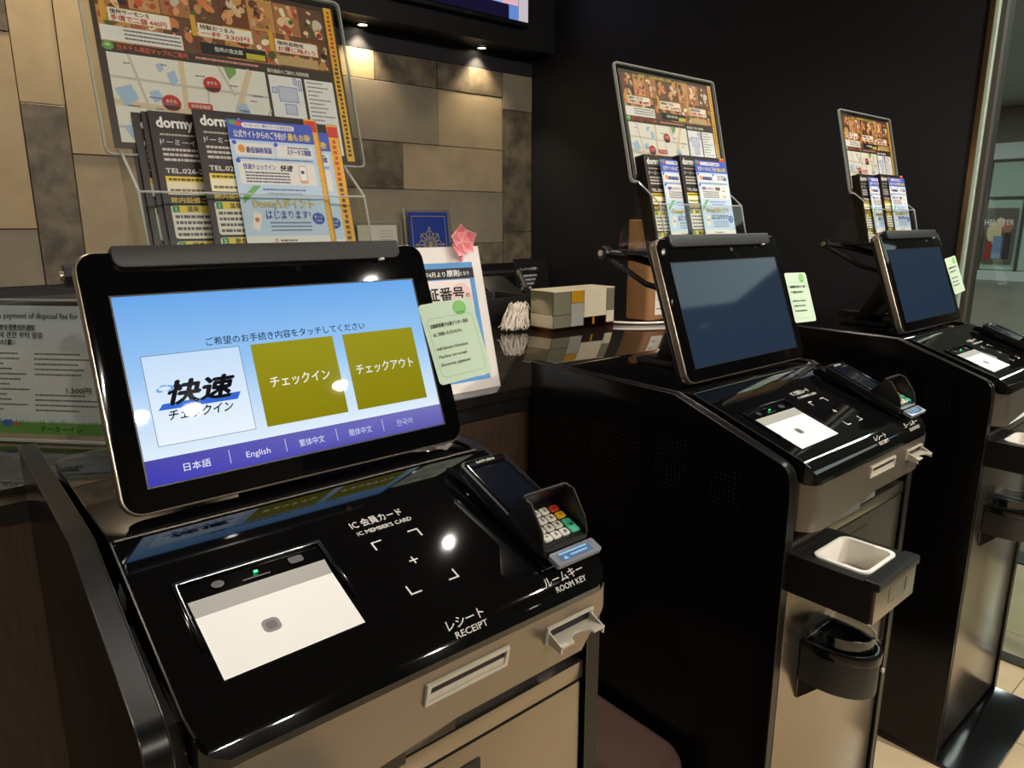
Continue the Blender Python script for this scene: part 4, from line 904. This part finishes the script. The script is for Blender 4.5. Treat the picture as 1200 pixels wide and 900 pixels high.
t = root('clear_notice_stand', LM, 'clear acrylic stand holding the multilingual fee notice', 'display stand')
P('front_plate', 'acrylic', t, box, -.004, nw+.010, -.006, -.003, 0, nh+.021, M=LM); P('back_plate', 'acrylic', t, box, -.004, nw+.010, .004, .007, 0, nh+.021, M=LM)
P('polished_edge', 'acrylic_edge', t, ring, [(-.005, 0), (nw+.011, 0), (nw+.011, nh+.022), (-.005, nh+.022)], [(-.003, .003), (nw+.009, .003), (nw+.009, nh+.019), (-.003, nh+.019)], 'y', -.006, .007, M=LM)
P('stand_foot', 'acrylic', t, box, -.004, nw+.010, -.006, .075, 0, .003, M=FR((-.02, 1.409, ZT+.0005), 0, R(-47)))

# ================================================================== TELEVISION, STOOL, SHOP
tv = root('television', (1.74, 2.56, 2.19), 'black wall television above the soffit lamps, only its lower edge in view', 'television')
P('tv_case', 'satin_black', tv, box, 1.20, 2.262, 2.545, 2.584, 2.190, 2.780, .004)
P('tv_screen', 'bezel_black', tv, box, 1.212, 2.250, 2.5425, 2.5448, 2.204, 2.768)
s = Sheet(.0003); s.rect(1.215, 2.207, 2.247, 2.765, col(22, 18, 46)); s.rect(1.96, 2.263, 2.19, 2.60, col(150, 176, 226)); s.rect(2.10, 2.263, 2.19, 2.44, col(226, 176, 190), col(200, 170, 210)); s.rect(2.192, 2.207, 2.247, 2.30, col(196, 186, 196)); s.rect(2.138, 2.207, 2.191, 2.262, col(96, 136, 206)); s.rect(2.192, 2.301, 2.247, 2.50, col(120, 160, 220))
for q in range(8): s.rect(2.105+.010*q, 2.29+.02*(q % 3), 2.111+.010*q, 2.42, col(236, 150, 160))
sheet('tv_picture', s, Matrix.Translation((0, 2.5422, 0)), 'screen_lit', tv)
P('tv_sensor', 'bar_grey', tv, box, 1.90, 1.945, 2.5435, 2.5445, 2.192, 2.200)
st = root('leather_stool', (.745, .80, 0), 'brown leather stool squeezed between the nearest and middle kiosks', 'stool')
P('seat_cushion', 'leather', st, prism, rrect(.555, .936, .600, 1.02, .07, 8), 'z', .36, .445, .018, 4)
P('stool_body', 'leather', st, prism, rrect(.562, .930, .608, 1.012, .065, 8), 'z', .03, .359, .004)
P('seam_piping', 'leather', st, ring, rrect(.554, .937, .599, 1.021, .071, 8), rrect(.566, .925, .611, 1.009, .064, 8), 'z', .355, .363, .002)
for x in (.59, .90):
    for y in (.64, .98): P('foot', 'satin_black', st, disc, (x, y, 0), .02, .0298, 'z', 12)
# shop across the corridor
sh = root('clothing_shop', (19.8, 5.4, 0), 'pale shop front with poster seen through the glass wall', 'shop front')
P('shop_wall', 'shop_white', sh, box, 19.6, 19.9, 3.2, 6.05, 0, 3.1, .01)
P('shop_window', 'glass_edge', sh, box, 19.57, 19.6, 3.3, 5.9, .25, 2.7)
for z in (1.85, 2.68): P('frame_bar', 'shop_dark', sh, box, 19.54, 19.57, 3.3, 5.9, z, z+.06)
for y in (5.86, 5.10, 4.40, 3.6): P('frame_post', 'shop_dark', sh, box, 19.54, 19.57, y, y+.06, .2, 2.7)
P('sill', 'shop_white', sh, box, 19.5, 19.57, 3.2, 6.0, 0, .22)
s = Sheet(.003); s.back(.62, 1.25, .01, col(96, 92, 84)); s.oval(.20, .70, .15, .25, col(210, 196, 150)); s.oval(.45, .85, .12, .16, col(170, 110, 84)); s.rect(.20, .10, .38, .62, col(116, 140, 176)); s.rect(.42, .1, .55, .7, col(60, 56, 58)); s.oval(.30, .92, .09, .12, col(222, 190, 160)); s.rect(.05, .05, .18, .5, col(150, 60, 50))
sheet('shop_poster', s, FR((19.52, 5.84, .40), 0, R(-90)), 'print_paper', None, 'dark fashion poster on the shop window across the corridor', 'poster')
s = Sheet(.004); s.text(0, 0, .17, "SHEL'TTER", WHITE, .03, width=.66); sheet('sign_lettering', s, FR((19.53, 5.93, 1.27), 0, R(-90)), 'print_paper', sh)
